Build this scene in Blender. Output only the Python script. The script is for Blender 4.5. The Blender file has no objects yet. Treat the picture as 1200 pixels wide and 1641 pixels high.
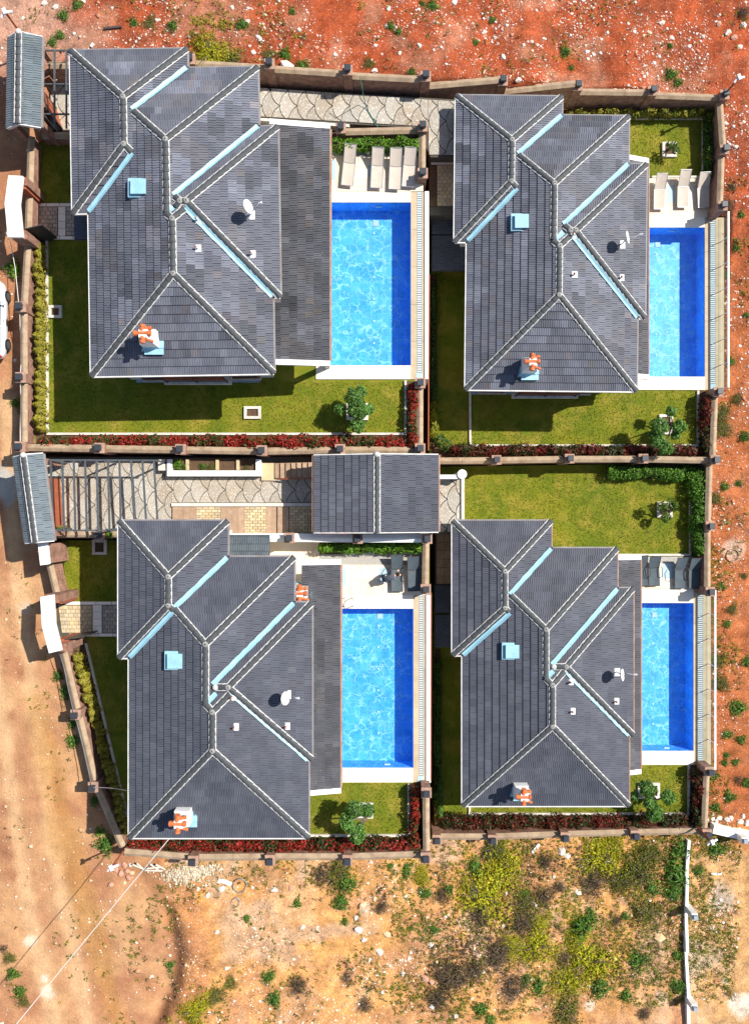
import bpy, math, random, zlib
import numpy as np
from mathutils import Vector, Matrix

# ------------------------------------------------------------------ camera, sky, sun, exposure
SC = bpy.context.scene
COL = SC.collection
random.seed(7); RNG = np.random.default_rng(11)
D, F, CX, CY = 40.0, 1200.0, 600.0, 820.5      # drone height (m), focal length and image centre of the survey plan
cam = bpy.data.cameras.new("drone_camera"); cam.sensor_fit = 'VERTICAL'
cam.angle = 2 * math.atan(820.5 / 1200.0); cam.clip_start = 0.5; cam.clip_end = 2000
co = bpy.data.objects.new("drone_camera", cam); COL.objects.link(co); co.location = (0, 0, D)
SC.camera = co
SUNV = Vector((3.5, 1.58, 4.28)).normalized()
wd = bpy.data.worlds.new("World"); SC.world = wd; wd.use_nodes = True
nt = wd.node_tree; bg = nt.nodes["Background"]
sky = nt.nodes.new("ShaderNodeTexSky"); sky.sky_type = 'NISHITA'; sky.sun_disc = False
sky.sun_elevation = math.asin(SUNV.z); sky.sun_rotation = math.atan2(SUNV.x, SUNV.y)
nt.links.new(sky.outputs[0], bg.inputs[0]); bg.inputs[1].default_value = 0.09
sl = bpy.data.lights.new("sun", 'SUN'); sl.energy = 4.9; sl.angle = math.radians(0.53); sl.color = (1.0, 0.95, 0.87)
so = bpy.data.objects.new("sun", sl); COL.objects.link(so); so.location = (30, 14, 60)
so.rotation_euler = SUNV.to_track_quat('Z', 'Y').to_euler()
SC.view_settings.view_transform = 'Standard'; SC.view_settings.look = 'None'
SC.view_settings.gamma = 1; SC.view_settings.use_curve_mapping = False
SC.view_settings.exposure = 0.6

# ------------------------------------------------------------------ helpers
def W(px, py, z):
    k = (D - z) / F
    return Vector(((px - CX) * k, (CY - py) * k, z))

def lin(c):
    return tuple((x / 255 / 12.92) if x / 255 <= 0.04045 else ((x / 255 + 0.055) / 1.055) ** 2.4 for x in c)

MATS = {}
def mat(name, c1, c2=None, scale=4.0, detail=5.0, rough=0.8, bump=0.0, bscale=30.0, metal=0.0, spec=0.3,
        tint=None, tint_obj=False, ramp=(0.35, 0.65), c3=None, s3=30.0, r3=(0.6, 0.68)):
    """procedural material: noise mix of c1/c2, optional speckle c3, optional per-piece brightness attribute"""
    m = bpy.data.materials.new(name); m.use_nodes = True
    n, l = m.node_tree.nodes, m.node_tree.links
    b = n["Principled BSDF"]
    b.inputs["Roughness"].default_value = rough; b.inputs["Metallic"].default_value = metal
    b.inputs["Specular IOR Level"].default_value = spec
    geo = n.new("ShaderNodeNewGeometry"); col = None
    rgb = n.new("ShaderNodeRGB"); rgb.outputs[0].default_value = (*c1, 1); col = rgb.outputs[0]
    def noise(sc, det):
        t = n.new("ShaderNodeTexNoise"); t.inputs["Scale"].default_value = sc; t.inputs["Detail"].default_value = det
        t.inputs["Roughness"].default_value = 0.6
        l.new(geo.outputs["Position"], t.inputs["Vector"]); return t.outputs[0]
    def mix(fac, a, bcol):
        x = n.new("ShaderNodeMix"); x.data_type = 'RGBA'
        l.new(fac, x.inputs[0]); l.new(a, x.inputs[6])
        if isinstance(bcol, tuple): x.inputs[7].default_value = (*bcol, 1)
        else: l.new(bcol, x.inputs[7])
        return x.outputs[2]
    def rmp(src, a, bb):
        r = n.new("ShaderNodeMapRange"); r.inputs[1].default_value = a; r.inputs[2].default_value = bb
        l.new(src, r.inputs[0]); return r.outputs[0]
    if c2: col = mix(rmp(noise(scale, detail), *ramp), col, c2)
    if c3: col = mix(rmp(noise(s3, 2.0), *r3), col, c3)
    if tint or tint_obj:
        if tint:
            a = n.new("ShaderNodeAttribute"); a.attribute_name = tint; src = a.outputs["Color"]
        else:
            a = n.new("ShaderNodeObjectInfo"); src = a.outputs["Color"]
        x = n.new("ShaderNodeMix"); x.data_type = 'RGBA'; x.blend_type = 'MULTIPLY'; x.inputs[0].default_value = 1
        l.new(col, x.inputs[6]); l.new(src, x.inputs[7]); col = x.outputs[2]
    l.new(col, b.inputs["Base Color"])
    if bump:
        bp = n.new("ShaderNodeBump"); bp.inputs["Strength"].default_value = bump; bp.inputs["Distance"].default_value = 0.03
        l.new(noise(bscale, 4.0), bp.inputs["Height"]); l.new(bp.outputs[0], b.inputs["Normal"])
    MATS[name] = m
    return m

def brick_mat(name, c1, c2, mortar, bw=0.24, bh=0.075):
    m = bpy.data.materials.new(name); m.use_nodes = True
    n, l = m.node_tree.nodes, m.node_tree.links; b = n["Principled BSDF"]; b.inputs["Roughness"].default_value = 0.9
    geo = n.new("ShaderNodeNewGeometry"); sp = n.new("ShaderNodeSeparateXYZ"); l.new(geo.outputs["Position"], sp.inputs[0])
    ad = n.new("ShaderNodeMath"); l.new(sp.outputs[0], ad.inputs[0]); l.new(sp.outputs[1], ad.inputs[1])
    cb = n.new("ShaderNodeCombineXYZ"); l.new(ad.outputs[0], cb.inputs[0]); l.new(sp.outputs[2], cb.inputs[1])
    br = n.new("ShaderNodeTexBrick"); br.inputs["Scale"].default_value = 1.0
    br.inputs["Brick Width"].default_value = bw; br.inputs["Row Height"].default_value = bh; br.inputs["Mortar Size"].default_value = 0.009
    br.inputs["Color1"].default_value = (*c1, 1); br.inputs["Color2"].default_value = (*c2, 1); br.inputs["Mortar"].default_value = (*mortar, 1)
    l.new(cb.outputs[0], br.inputs["Vector"])
    ns = n.new("ShaderNodeTexNoise"); ns.inputs["Scale"].default_value = 3.5; ns.inputs["Detail"].default_value = 6
    l.new(geo.outputs["Position"], ns.inputs["Vector"])
    mr = n.new("ShaderNodeMapRange"); mr.inputs[1].default_value = .3; mr.inputs[2].default_value = .75; mr.inputs[3].default_value = .55; mr.inputs[4].default_value = 1.25
    l.new(ns.outputs[0], mr.inputs[0])
    x = n.new("ShaderNodeMix"); x.data_type = 'RGBA'; x.blend_type = 'MULTIPLY'; x.inputs[0].default_value = 1
    l.new(br.outputs[0], x.inputs[6]); l.new(mr.outputs[0], x.inputs[7]); l.new(x.outputs[2], b.inputs["Base Color"])
    bp = n.new("ShaderNodeBump"); bp.inputs["Strength"].default_value = .5; bp.inputs["Distance"].default_value = .02
    l.new(br.outputs["Fac"], bp.inputs["Height"]); bp.invert = True; l.new(bp.outputs[0], b.inputs["Normal"])
    MATS[name] = m; return m

def leaf_mat(name, c1, c2):
    m = mat(name, c1, c2, scale=1.6, rough=0.55, spec=0.25, tint='tint')
    n, l = m.node_tree.nodes, m.node_tree.links; b = n["Principled BSDF"]
    out = n["Material Output"]; tr = n.new("ShaderNodeBsdfTranslucent"); mx = n.new("ShaderNodeMixShader"); mx.inputs[0].default_value = .3
    src = b.inputs["Base Color"].links[0].from_socket
    l.new(src, tr.inputs[0]); l.new(b.outputs[0], mx.inputs[1]); l.new(tr.outputs[0], mx.inputs[2]); l.new(mx.outputs[0], out.inputs[0])
    return m

WL = {}                                          # world location of each object's origin
def wl(o): return WL.get(o.name, Vector((0, 0, 0)))

def tag(o, label=None, cat=None, group=None, kind=None):
    if label: o["label"] = label
    if cat: o["category"] = cat
    if group: o["group"] = group
    if kind: o["kind"] = kind
    return o

def thing(name, label, cat, loc, group=None):
    o = bpy.data.objects.new(name, None); COL.objects.link(o)
    o.empty_display_size = .2; o.location = loc; WL[o.name] = Vector(loc)
    return tag(o, label, cat, group)

def place(name, mesh, parent, M, color=None):
    """an object sharing mesh data, put at world matrix M under parent"""
    o = bpy.data.objects.new(name, mesh); COL.objects.link(o)
    if parent is not None:
        o.parent = parent; M = Matrix.Translation(-wl(parent)) @ M
    o.matrix_local = M
    if color: o.color = color
    WL[o.name] = (wl(parent) if parent is not None else Vector((0, 0, 0))) + M.translation
    return o

def mesh_np(name, verts, faces, mats, smooth=False, tint=None):
    me = bpy.data.meshes.new(name); me.from_pydata(verts, [], faces)
    for m in (mats if isinstance(mats, (list, tuple)) else [mats]): me.materials.append(m)
    if tint is not None:
        a = me.attributes.new("tint", 'FLOAT_COLOR', 'FACE')
        t = np.ones((len(faces), 4), dtype=np.float32); tt = np.asarray(tint, dtype=np.float32)
        t[:, :3] = tt[:, None] if tt.ndim == 1 else tt
        a.data.foreach_set("color", t.ravel())
    if smooth: me.polygons.foreach_set("use_smooth", np.ones(len(me.polygons), dtype=bool))
    me.update(); return me

class MB:
    def __init__(s): s.v = []; s.f = []; s.t = []
    def add(s, vs, fs, t=1.0):
        b = len(s.v); s.v.extend([tuple(p) for p in vs]); s.f.extend([tuple(i + b for i in f) for f in fs]); s.t.extend([t] * len(fs)); return s
    def prism(s, poly, z0, z1, poly1=None, t=1.0):
        p = [(q[0], q[1]) for q in poly]; a = sum(p[i][0] * p[(i + 1) % len(p)][1] - p[(i + 1) % len(p)][0] * p[i][1] for i in range(len(p)))
        q = [(r[0], r[1]) for r in poly1] if poly1 else p
        if a < 0: p = p[::-1]; q = q[::-1]
        n = len(p); vs = [(*r, z0) for r in p] + [(*r, z1) for r in q]
        fs = [tuple(range(n - 1, -1, -1)), tuple(range(n, 2 * n))] + [(i, (i + 1) % n, n + (i + 1) % n, n + i) for i in range(n)]
        return s.add(vs, fs, t)
    def box(s, c, d, rz=0.0, t=1.0):
        x, y, z = d[0] / 2, d[1] / 2, d[2] / 2; cs, sn = math.cos(rz), math.sin(rz)
        pl = [(c[0] + a * cs - b * sn, c[1] + a * sn + b * cs) for a, b in ((-x, -y), (x, -y), (x, y), (-x, y))]
        return s.prism(pl, c[2] - z, c[2] + z, t=t)
    def boxm(s, M, d, t=1.0):
        x, y, z = d[0] / 2, d[1] / 2, d[2] / 2
        vs = [M @ Vector((a * x, b * y, c * z)) for c in (-1, 1) for a, b in ((-1, -1), (1, -1), (1, 1), (-1, 1))]
        return s.add(vs, [(3, 2, 1, 0), (4, 5, 6, 7), (0, 1, 5, 4), (1, 2, 6, 5), (2, 3, 7, 6), (3, 0, 4, 7)], t)
    def bar(s, p0, p1, w, h, t=1.0):
        p0, p1 = Vector(p0), Vector(p1); dv = p1 - p0; L = dv.length; x = dv.normalized()
        up = Vector((0, 0, 1)) if abs(x.z) < .95 else Vector((0, 1, 0)); y = up.cross(x).normalized(); z = x.cross(y)
        M = Matrix((x, y, z)).transposed().to_4x4(); M.translation = (p0 + p1) / 2
        return s.boxm(M, (L, w, h), t)
    def cyl(s, p0, p1, r0, r1=None, n=10, t=1.0):
        r1 = r0 if r1 is None else r1; return s.tube([p0, p1], [r0, r1], n, t)
    def tube(s, pts, r, n=6, t=1.0):
        pts = [Vector(p) for p in pts]; m = len(pts); r = r if isinstance(r, (list, tuple)) else [r] * m; vs = []
        for i, p in enumerate(pts):
            d = (pts[min(i + 1, m - 1)] - pts[max(i - 1, 0)]).normalized()
            up = Vector((0, 0, 1)) if abs(d.z) < .9 else Vector((1, 0, 0)); a = up.cross(d).normalized(); b = d.cross(a)
            vs += [p + (a * math.cos(k * 2 * math.pi / n) + b * math.sin(k * 2 * math.pi / n)) * r[i] for k in range(n)]
        fs = [(i * n + k, i * n + (k + 1) % n, (i + 1) * n + (k + 1) % n, (i + 1) * n + k) for i in range(m - 1) for k in range(n)]
        fs += [tuple(range(n - 1, -1, -1)), tuple((m - 1) * n + k for k in range(n))]
        return s.add(vs, fs, t)
    def lathe(s, c, prof, n=16, t=1.0):
        vs = [(c[0] + r * math.cos(k * 2 * math.pi / n), c[1] + r * math.sin(k * 2 * math.pi / n), c[2] + z) for r, z in prof for k in range(n)]
        fs = [(i * n + k, i * n + (k + 1) % n, (i + 1) * n + (k + 1) % n, (i + 1) * n + k) for i in range(len(prof) - 1) for k in range(n)]
        fs += [tuple(range(n - 1, -1, -1)), tuple((len(prof) - 1) * n + k for k in range(n))]
        return s.add(vs, fs, t)
    def build(s, name, m, parent=None, smooth=False, kind=None, label=None):
        o0 = wl(parent) if parent is not None else Vector((0, 0, 0))
        if parent is None:
            a = np.array(s.v); o0 = Vector(((a[:, 0].min() + a[:, 0].max()) / 2, (a[:, 1].min() + a[:, 1].max()) / 2, a[:, 2].min()))
        me = mesh_np(name, [(x - o0.x, y - o0.y, z - o0.z) for x, y, z in s.v], s.f, m, smooth, s.t)
        o = bpy.data.objects.new(name, me); COL.objects.link(o)
        if parent is not None: o.parent = parent
        else: o.location = o0
        WL[o.name] = o0.copy()
        return tag(o, label, kind=kind)

def clip(poly, a, b, c):
    """keep a*x+b*y+c >= 0 of a 2D polygon"""
    out = []; n = len(poly)
    for i in range(n):
        p, q = poly[i], poly[(i + 1) % n]; dp = a * p[0] + b * p[1] + c; dq = a * q[0] + b * q[1] + c
        if dp >= 0: out.append(p)
        if (dp >= 0) != (dq >= 0):
            u = dp / (dp - dq); out.append((p[0] + u * (q[0] - p[0]), p[1] + u * (q[1] - p[1])))
    return out
def area2(p): return .5 * sum(p[i][0] * p[(i + 1) % len(p)][1] - p[(i + 1) % len(p)][0] * p[i][1] for i in range(len(p)))
def clip_to(poly, conv):
    if area2(conv) < 0: conv = conv[::-1]
    for i in range(len(conv)):
        p, q = conv[i], conv[(i + 1) % len(conv)]; a, b = -(q[1] - p[1]), q[0] - p[0]
        poly = clip(poly, a, b, -(a * p[0] + b * p[1]))
        if len(poly) < 3: return []
    return poly
ORD = ['first', 'second', 'third', 'fourth', 'fifth', 'sixth', 'seventh', 'eighth', 'ninth', 'tenth', 'eleventh', 'twelfth', 'thirteenth',
       'fourteenth', 'fifteenth', 'sixteenth', 'seventeenth', 'eighteenth', 'nineteenth', 'twentieth', 'twenty-first', 'twenty-second',
       'twenty-third', 'twenty-fourth', 'twenty-fifth', 'twenty-sixth', 'twenty-seventh', 'twenty-eighth', 'twenty-ninth', 'thirtieth',
       'thirty-first', 'thirty-second', 'thirty-third', 'thirty-fourth', 'thirty-fifth', 'thirty-sixth', 'thirty-seventh', 'thirty-eighth',
       'thirty-ninth', 'fortieth', 'forty-first', 'forty-second', 'forty-third', 'forty-fourth', 'forty-fifth', 'forty-sixth', 'forty-seventh', 'forty-eighth', 'forty-ninth', 'fiftieth']

# ------------------------------------------------------------------ materials
brick_mat('brick', (.25, .10, .065), (.34, .16, .10), (.36, .28, .22))
mat('coping', (.40, .30, .20), (.23, .155, .10), scale=2.2, detail=8, rough=.9, bump=.3, ramp=(.35, .75))
mat('capstone', (.42, .27, .20), (.30, .18, .13), scale=4, rough=.9, bump=.3)
mat('render', (.74, .71, .66), (.66, .62, .56), scale=1.2, rough=.9)
mat('whitepaint', (.80, .79, .76), (.70, .68, .64), scale=2.0, rough=.7, bump=.08, ramp=(.45, .8))
mat('kerb', (.66, .62, .55), (.50, .45, .38), scale=3.0, rough=.9, bump=.2)
mat('lampblack', (.035, .04, .05), rough=.45, spec=.4)
mat('lampglass', (.30, .33, .38), rough=.3)
mat('tile', (.120, .126, .153), (.088, .094, .120), scale=1.1, detail=8, rough=.66, spec=.3, tint='tint', bump=.2, bscale=45, c3=(.19, .19, .195), s3=26, r3=(.66, .76))
mat('tile_dark', (.084, .090, .112), (.060, .066, .086), scale=1.1, detail=8, rough=.66, spec=.3, tint='tint', bump=.2, bscale=45, c3=(.14, .14, .145), s3=26, r3=(.66, .76))
mat('tile_porch', (.084, .086, .098), (.056, .058, .068), scale=1.3, detail=9, rough=.7, spec=.3, tint='tint', bump=.2, bscale=45, c3=(.19, .175, .16), s3=9, r3=(.66, .76))
mat('tile_gate', (.135, .165, .185), (.10, .125, .145), scale=3, rough=.6, tint='tint')
mat('ridge', (.066, .072, .078), (.046, .051, .056), scale=5, rough=.65, spec=.3, bump=.15)
mat('mortar', (.58, .57, .54), (.40, .39, .37), scale=9, rough=.95, bump=.3)
mat('deckdark', (.05, .05, .06), rough=.9)
mat('valley', (.31, .54, .63), (.23, .43, .52), scale=1.6, detail=8, rough=.5, spec=.4, bump=.15, bscale=9, c3=(.22, .38, .44), s3=7, r3=(.6, .75))
mat('fascia', (.70, .69, .67), (.55, .53, .50), scale=3, rough=.6)
mat('gutter', (.26, .26, .27), (.22, .18, .16), scale=2, rough=.5)
mat('gutterbrown', (.30, .14, .08), (.38, .26, .2), scale=2, rough=.6)
mat('clay', (.60, .17, .055), (.42, .11, .04), scale=6, rough=.7)
mat('glassdark', (.03, .04, .05), rough=.08, spec=.6)
mat('frame', (.25, .09, .05), rough=.6)
mat('iron', (.05, .05, .055), (.09, .07, .06), scale=8, rough=.55, metal=.3)
mat('steel', (.12, .14, .15), (.09, .10, .11), scale=5, rough=.5, metal=.4)
mat('rust', (.36, .10, .05), (.28, .08, .04), scale=4, rough=.75)
mat('deck', (.80, .69, .54), (.74, .60, .44), scale=1.3, rough=.85, bump=.1, tint='tint')
mat('cream', (.84, .77, .65), (.80, .70, .56), scale=1.1, rough=.8, tint='tint')
mat('tan', (.50, .40, .27), (.42, .33, .22), scale=2, rough=.85, tint='tint')
mat('grate', (.52, .58, .60), (.44, .5, .53), scale=4, rough=.6)
mat('fan', (.40, .375, .325), (.33, .27, .20), scale=.55, detail=8, rough=.95, bump=.35, bscale=55, c3=(.62, .59, .53), s3=15, r3=(.56, .66), tint='tint')
mat('joint', (.07, .065, .055), (.10, .09, .07), scale=3, rough=.95)
mat('yellowstone', (.58, .44, .24), (.46, .37, .25), scale=2.2, rough=.9, tint='tint', bump=.2)
mat('greystone', (.36, .32, .27), (.40, .33, .25), scale=2.2, rough=.9, tint='tint', bump=.2)
mat('timber', (.42, .29, .19), (.32, .21, .14), scale=3.5, rough=.85, tint='tint', bump=.25)
mat('gravel', (.42, .40, .36), (.28, .26, .23), scale=18, rough=.95, bump=.6, bscale=35, c3=(.6, .57, .52), s3=40, r3=(.55, .65))
mat('soil', (.085, .050, .028), (.12, .07, .04), scale=6, rough=.98, bump=.6)
mat('bluestone', (.33, .40, .45), (.25, .33, .39), scale=3, rough=.7)
mat('fabric', (.56, .48, .40), (.50, .43, .36), scale=3, rough=.9)
mat('fabricdark', (.085, .11, .125), (.07, .09, .105), scale=3, rough=.8)
mat('aluminium', (.45, .45, .46), rough=.35, metal=.7)
mat('dish', (.72, .73, .74), rough=.5)
mat('carpaint', (.74, .80, .85), rough=.22, spec=.6)
mat('rubber', (.02, .02, .022), rough=.8)
mat('alloy', (.16, .17, .18), rough=.4, metal=.6)
mat('redlight', (.5, .02, .02), rough=.3)
mat('bark', (.16, .12, .09), (.10, .075, .055), scale=9, rough=.95, bump=.5)
mat('skin', (.52, .30, .21), rough=.6)
mat('shirt', (.10, .115, .14), (.08, .09, .11), scale=6, rough=.9)
mat('trousers', (.03, .035, .05), rough=.9)
mat('hair', (.018, .014, .012), rough=.6)
mat('hose', (.03, .16, .12), rough=.5)
mat('cable', (.62, .60, .57), rough=.6)
mat('rock', (.60, .53, .46), (.46, .36, .29), scale=4, rough=.95, tint='tint', bump=.3)
mat('panelglass', (.40, .52, .56), rough=.15, spec=.6)
leaf_mat('leaf_red', (.34, .030, .018), (.20, .022, .014))
leaf_mat('leaf_green', (.085, .17, .022), (.05, .11, .018))
leaf_mat('leaf_bright', (.13, .27, .018), (.08, .19, .016))
leaf_mat('leaf_olive', (.085, .17, .055), (.055, .12, .04))
leaf_mat('leaf_yellow', (.34, .30, .030), (.20, .21, .025))
leaf_mat('leaf_lime', (.26, .27, .015), (.17, .20, .015))
leaf_mat('leaf_dry', (.13, .085, .045), (.09, .06, .035))
leaf_mat('leaf_grass', (.20, .20, .016), (.12, .16, .014))
def lawn_mat():
    m = mat('lawn', (.172, .174, .008), (.094, .134, .006), scale=.5, detail=9, rough=.95, bump=.7, bscale=22, ramp=(.36, .66), c3=(.245, .205, .025), s3=.9, r3=(.47, .72))
    return m
lawn_mat()

def liner_mat():
    m = bpy.data.materials.new('liner'); m.use_nodes = True
    n, l = m.node_tree.nodes, m.node_tree.links; b = n["Principled BSDF"]; b.inputs["Roughness"].default_value = .5
    geo = n.new("ShaderNodeNewGeometry")
    def noise(sc, det, dist):
        t = n.new("ShaderNodeTexNoise"); t.inputs["Scale"].default_value = sc; t.inputs["Detail"].default_value = det; t.inputs["Distortion"].default_value = dist
        l.new(geo.outputs["Position"], t.inputs["Vector"]); return t.outputs[0]
    def vein(src, wdt):
        a = n.new("ShaderNodeMath"); a.operation = 'SUBTRACT'; a.inputs[1].default_value = .5; l.new(src, a.inputs[0])
        c = n.new("ShaderNodeMath"); c.operation = 'ABSOLUTE'; l.new(a.outputs[0], c.inputs[0])
        r = n.new("ShaderNodeMapRange"); r.inputs[1].default_value = 0; r.inputs[2].default_value = wdt; r.inputs[3].default_value = 1; r.inputs[4].default_value = 0
        l.new(c.outputs[0], r.inputs[0]); return r.outputs[0]
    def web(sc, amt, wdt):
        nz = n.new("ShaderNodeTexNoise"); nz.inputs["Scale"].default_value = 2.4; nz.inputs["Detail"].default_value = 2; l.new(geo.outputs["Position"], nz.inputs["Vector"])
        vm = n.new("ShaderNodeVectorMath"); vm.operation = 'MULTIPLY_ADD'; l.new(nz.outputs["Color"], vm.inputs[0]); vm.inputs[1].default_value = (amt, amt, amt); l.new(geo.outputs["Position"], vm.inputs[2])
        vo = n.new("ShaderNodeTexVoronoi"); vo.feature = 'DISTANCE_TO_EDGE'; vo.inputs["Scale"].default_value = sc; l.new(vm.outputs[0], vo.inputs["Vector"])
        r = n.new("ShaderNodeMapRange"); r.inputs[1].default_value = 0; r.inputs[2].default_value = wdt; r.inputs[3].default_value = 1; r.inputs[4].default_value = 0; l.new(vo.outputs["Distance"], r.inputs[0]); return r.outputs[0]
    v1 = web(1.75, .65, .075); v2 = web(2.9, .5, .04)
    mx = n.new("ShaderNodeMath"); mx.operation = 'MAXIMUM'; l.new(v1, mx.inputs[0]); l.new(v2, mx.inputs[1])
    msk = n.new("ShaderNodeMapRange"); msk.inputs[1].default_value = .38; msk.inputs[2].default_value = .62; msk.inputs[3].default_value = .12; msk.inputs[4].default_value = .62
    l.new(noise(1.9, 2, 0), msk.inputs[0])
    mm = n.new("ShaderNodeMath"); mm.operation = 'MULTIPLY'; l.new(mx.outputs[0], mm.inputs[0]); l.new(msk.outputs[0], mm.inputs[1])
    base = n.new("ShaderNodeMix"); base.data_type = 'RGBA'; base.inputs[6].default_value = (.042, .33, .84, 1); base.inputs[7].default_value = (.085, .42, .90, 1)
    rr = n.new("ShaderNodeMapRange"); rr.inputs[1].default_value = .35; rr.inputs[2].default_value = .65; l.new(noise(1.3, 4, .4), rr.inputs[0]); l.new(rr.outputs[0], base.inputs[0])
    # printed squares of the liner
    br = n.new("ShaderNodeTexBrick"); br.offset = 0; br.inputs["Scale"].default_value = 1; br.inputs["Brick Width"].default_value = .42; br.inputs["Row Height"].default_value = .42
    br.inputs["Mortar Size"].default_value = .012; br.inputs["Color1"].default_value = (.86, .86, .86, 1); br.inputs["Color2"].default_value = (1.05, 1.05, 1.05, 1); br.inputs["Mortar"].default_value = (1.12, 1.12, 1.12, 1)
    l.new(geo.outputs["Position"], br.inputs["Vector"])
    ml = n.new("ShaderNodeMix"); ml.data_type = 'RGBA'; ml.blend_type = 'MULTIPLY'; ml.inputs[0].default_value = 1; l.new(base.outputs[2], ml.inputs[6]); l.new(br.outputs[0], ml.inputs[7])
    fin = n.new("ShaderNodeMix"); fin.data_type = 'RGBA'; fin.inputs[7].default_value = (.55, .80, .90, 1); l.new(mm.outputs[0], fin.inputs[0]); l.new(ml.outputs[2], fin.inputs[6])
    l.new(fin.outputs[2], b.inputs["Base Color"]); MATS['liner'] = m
liner_mat()

def clear_mat(name, tr, rough, bump, glossmax=1.0):
    m = bpy.data.materials.new(name); m.use_nodes = True; n, l = m.node_tree.nodes, m.node_tree.links
    n.remove(n["Principled BSDF"]); out = n["Material Output"]
    t = n.new("ShaderNodeBsdfTransparent"); t.inputs[0].default_value = (*tr, 1)
    g = n.new("ShaderNodeBsdfGlossy"); g.inputs["Roughness"].default_value = rough
    fr = n.new("ShaderNodeFresnel"); fr.inputs[0].default_value = 1.33; mx = n.new("ShaderNodeMixShader")
    (l.new(fr.outputs[0], mx.inputs[0]) if bump else None); mx.inputs[0].default_value = .08; l.new(t.outputs[0], mx.inputs[1]); l.new(g.outputs[0], mx.inputs[2]); l.new(mx.outputs[0], out.inputs[0])
    if bump:
        geo = n.new("ShaderNodeNewGeometry"); ns = n.new("ShaderNodeTexNoise"); ns.inputs["Scale"].default_value = 4; ns.inputs["Detail"].default_value = 3
        l.new(geo.outputs["Position"], ns.inputs["Vector"]); bp = n.new("ShaderNodeBump"); bp.inputs["Strength"].default_value = bump; bp.inputs["Distance"].default_value = .05
        l.new(ns.outputs[0], bp.inputs["Height"]); l.new(bp.outputs[0], g.inputs["Normal"]); l.new(bp.outputs[0], fr.inputs["Normal"])
    MATS[name] = m
clear_mat('water', (.86, .97, 1.0), .02, .25)
clear_mat('glass', (.90, .95, .95), .02, 0)

# ------------------------------------------------------------------ levels of the terraces
ZTL, ZTR, ZBL, ZBR, ZDR = 0.0, -3.6, -0.8, -4.4, -0.5

# ------------------------------------------------------------------ terrain
# surveyed bushes of the waste ground: px, py, radius px, kind (y flowering, k straggly, g green, d dry)
SOUTH = [(770, 1435, 36, 'y'), (805, 1395, 24, 'y'), (950, 1375, 30, 'y'), (855, 1515, 27, 'y'), (940, 1540, 31, 'y'), (900, 1572, 22, 'y'), (820, 1515, 15, 'y'), (975, 1362, 20, 'y'), (1020, 1395, 25, 'k'), (990, 1410, 18, 'k'), (1040, 1370, 18, 'k'), (860, 1480, 14, 'y'), (310, 1620, 20, 'y'), (920, 1500, 16, 'y'), (672, 1405, 14, 'y'), (905, 1620, 20, 'k'), (1030, 1460, 20, 'k'), (790, 1360, 18, 'k'), (840, 1445, 16, 'k'), (535, 1400, 24, 'k'),
    (1080, 1400, 20, 'g'), (1085, 1362, 17, 'g'), (1078, 1430, 13, 'g'), (649, 1395, 11, 'g'), (760, 1390, 14, 'g'), (680, 1432, 10, 'g'), (720, 1425, 9, 'g'), (695, 1489, 8, 'g'), (930, 1482, 18, 'g'), (945, 1465, 11, 'g'), (1020, 1537, 14, 'g'), (770, 1615, 14, 'g'), (840, 1570, 11, 'g'), (960, 1582, 14, 'g'), (1002, 1595, 11, 'g'), (1085, 1530, 9, 'g'), (1045, 1425, 11, 'g'), (785, 1634, 9, 'g'), (860, 1580, 12, 'g'), (1085, 1580, 12, 'g'), (395, 1472, 7, 'g'), (272, 1545, 8, 'g'), (430, 1565, 11, 'g'), (440, 1600, 11, 'g'), (552, 1477, 7, 'g'), (545, 1445, 13, 'g'), (367, 1575, 10, 'k'), (345, 1595, 12, 'k'), (475, 1447, 8, 'g'), (555, 1415, 14, 'g'), (1000, 1468, 7, 'g'), (840, 1431, 6, 'g'), (1118, 1395, 9, 'g'), (625, 1388, 6, 'g'), (1145, 1360, 14, 'g'),
    (945, 1415, 22, 'd'), (870, 1435, 18, 'd'), (765, 1470, 19, 'd'), (835, 1480, 23, 'd'), (795, 1530, 23, 'd'), (815, 1582, 28, 'd'), (725, 1565, 28, 'd'), (900, 1535, 18, 'd'), (610, 1452, 14, 'd'), (707, 1435, 13, 'd'), (775, 1370, 12, 'd'), (872, 1380, 12, 'd'), (895, 1420, 11, 'd'), (477, 1580, 18, 'd'), (582, 1610, 14, 'd'), (555, 1567, 12, 'd'), (512, 1400, 18, 'd'), (985, 1475, 10, 'd'), (700, 1600, 20, 'd'), (760, 1555, 18, 'd'), (1030, 1625, 12, 'd')]
NORTH = [(335, 88, 24, 'y'), (375, 95, 13, 'k'), (125, 8, 8, 'g'), (103, 25, 9, 'g'), (97, 57, 8, 'g'), (85, 68, 8, 'g'), (215, 37, 7, 'g'), (242, 38, 10, 'k'), (277, 42, 9, 'g'), (387, 40, 9, 'g'), (468, 19, 6, 'g'), (692, 10, 9, 'g'), (676, 7, 6, 'g'), (625, 42, 7, 'g'), (638, 52, 6, 'g'), (456, 88, 10, 'g'), (485, 107, 10, 'g'), (788, 32, 6, 'g'), (761, 68, 5, 'g'), (903, 84, 10, 'g'), (914, 110, 6, 'g'), (1074, 119, 9, 'g'), (1085, 132, 7, 'g'), (1073, 74, 5, 'g'), (779, 130, 7, 'k'), (660, 118, 8, 'g'), (430, 90, 10, 'k'), (1190, 20, 10, 'd'), (590, 102, 7, 'k')]
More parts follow.
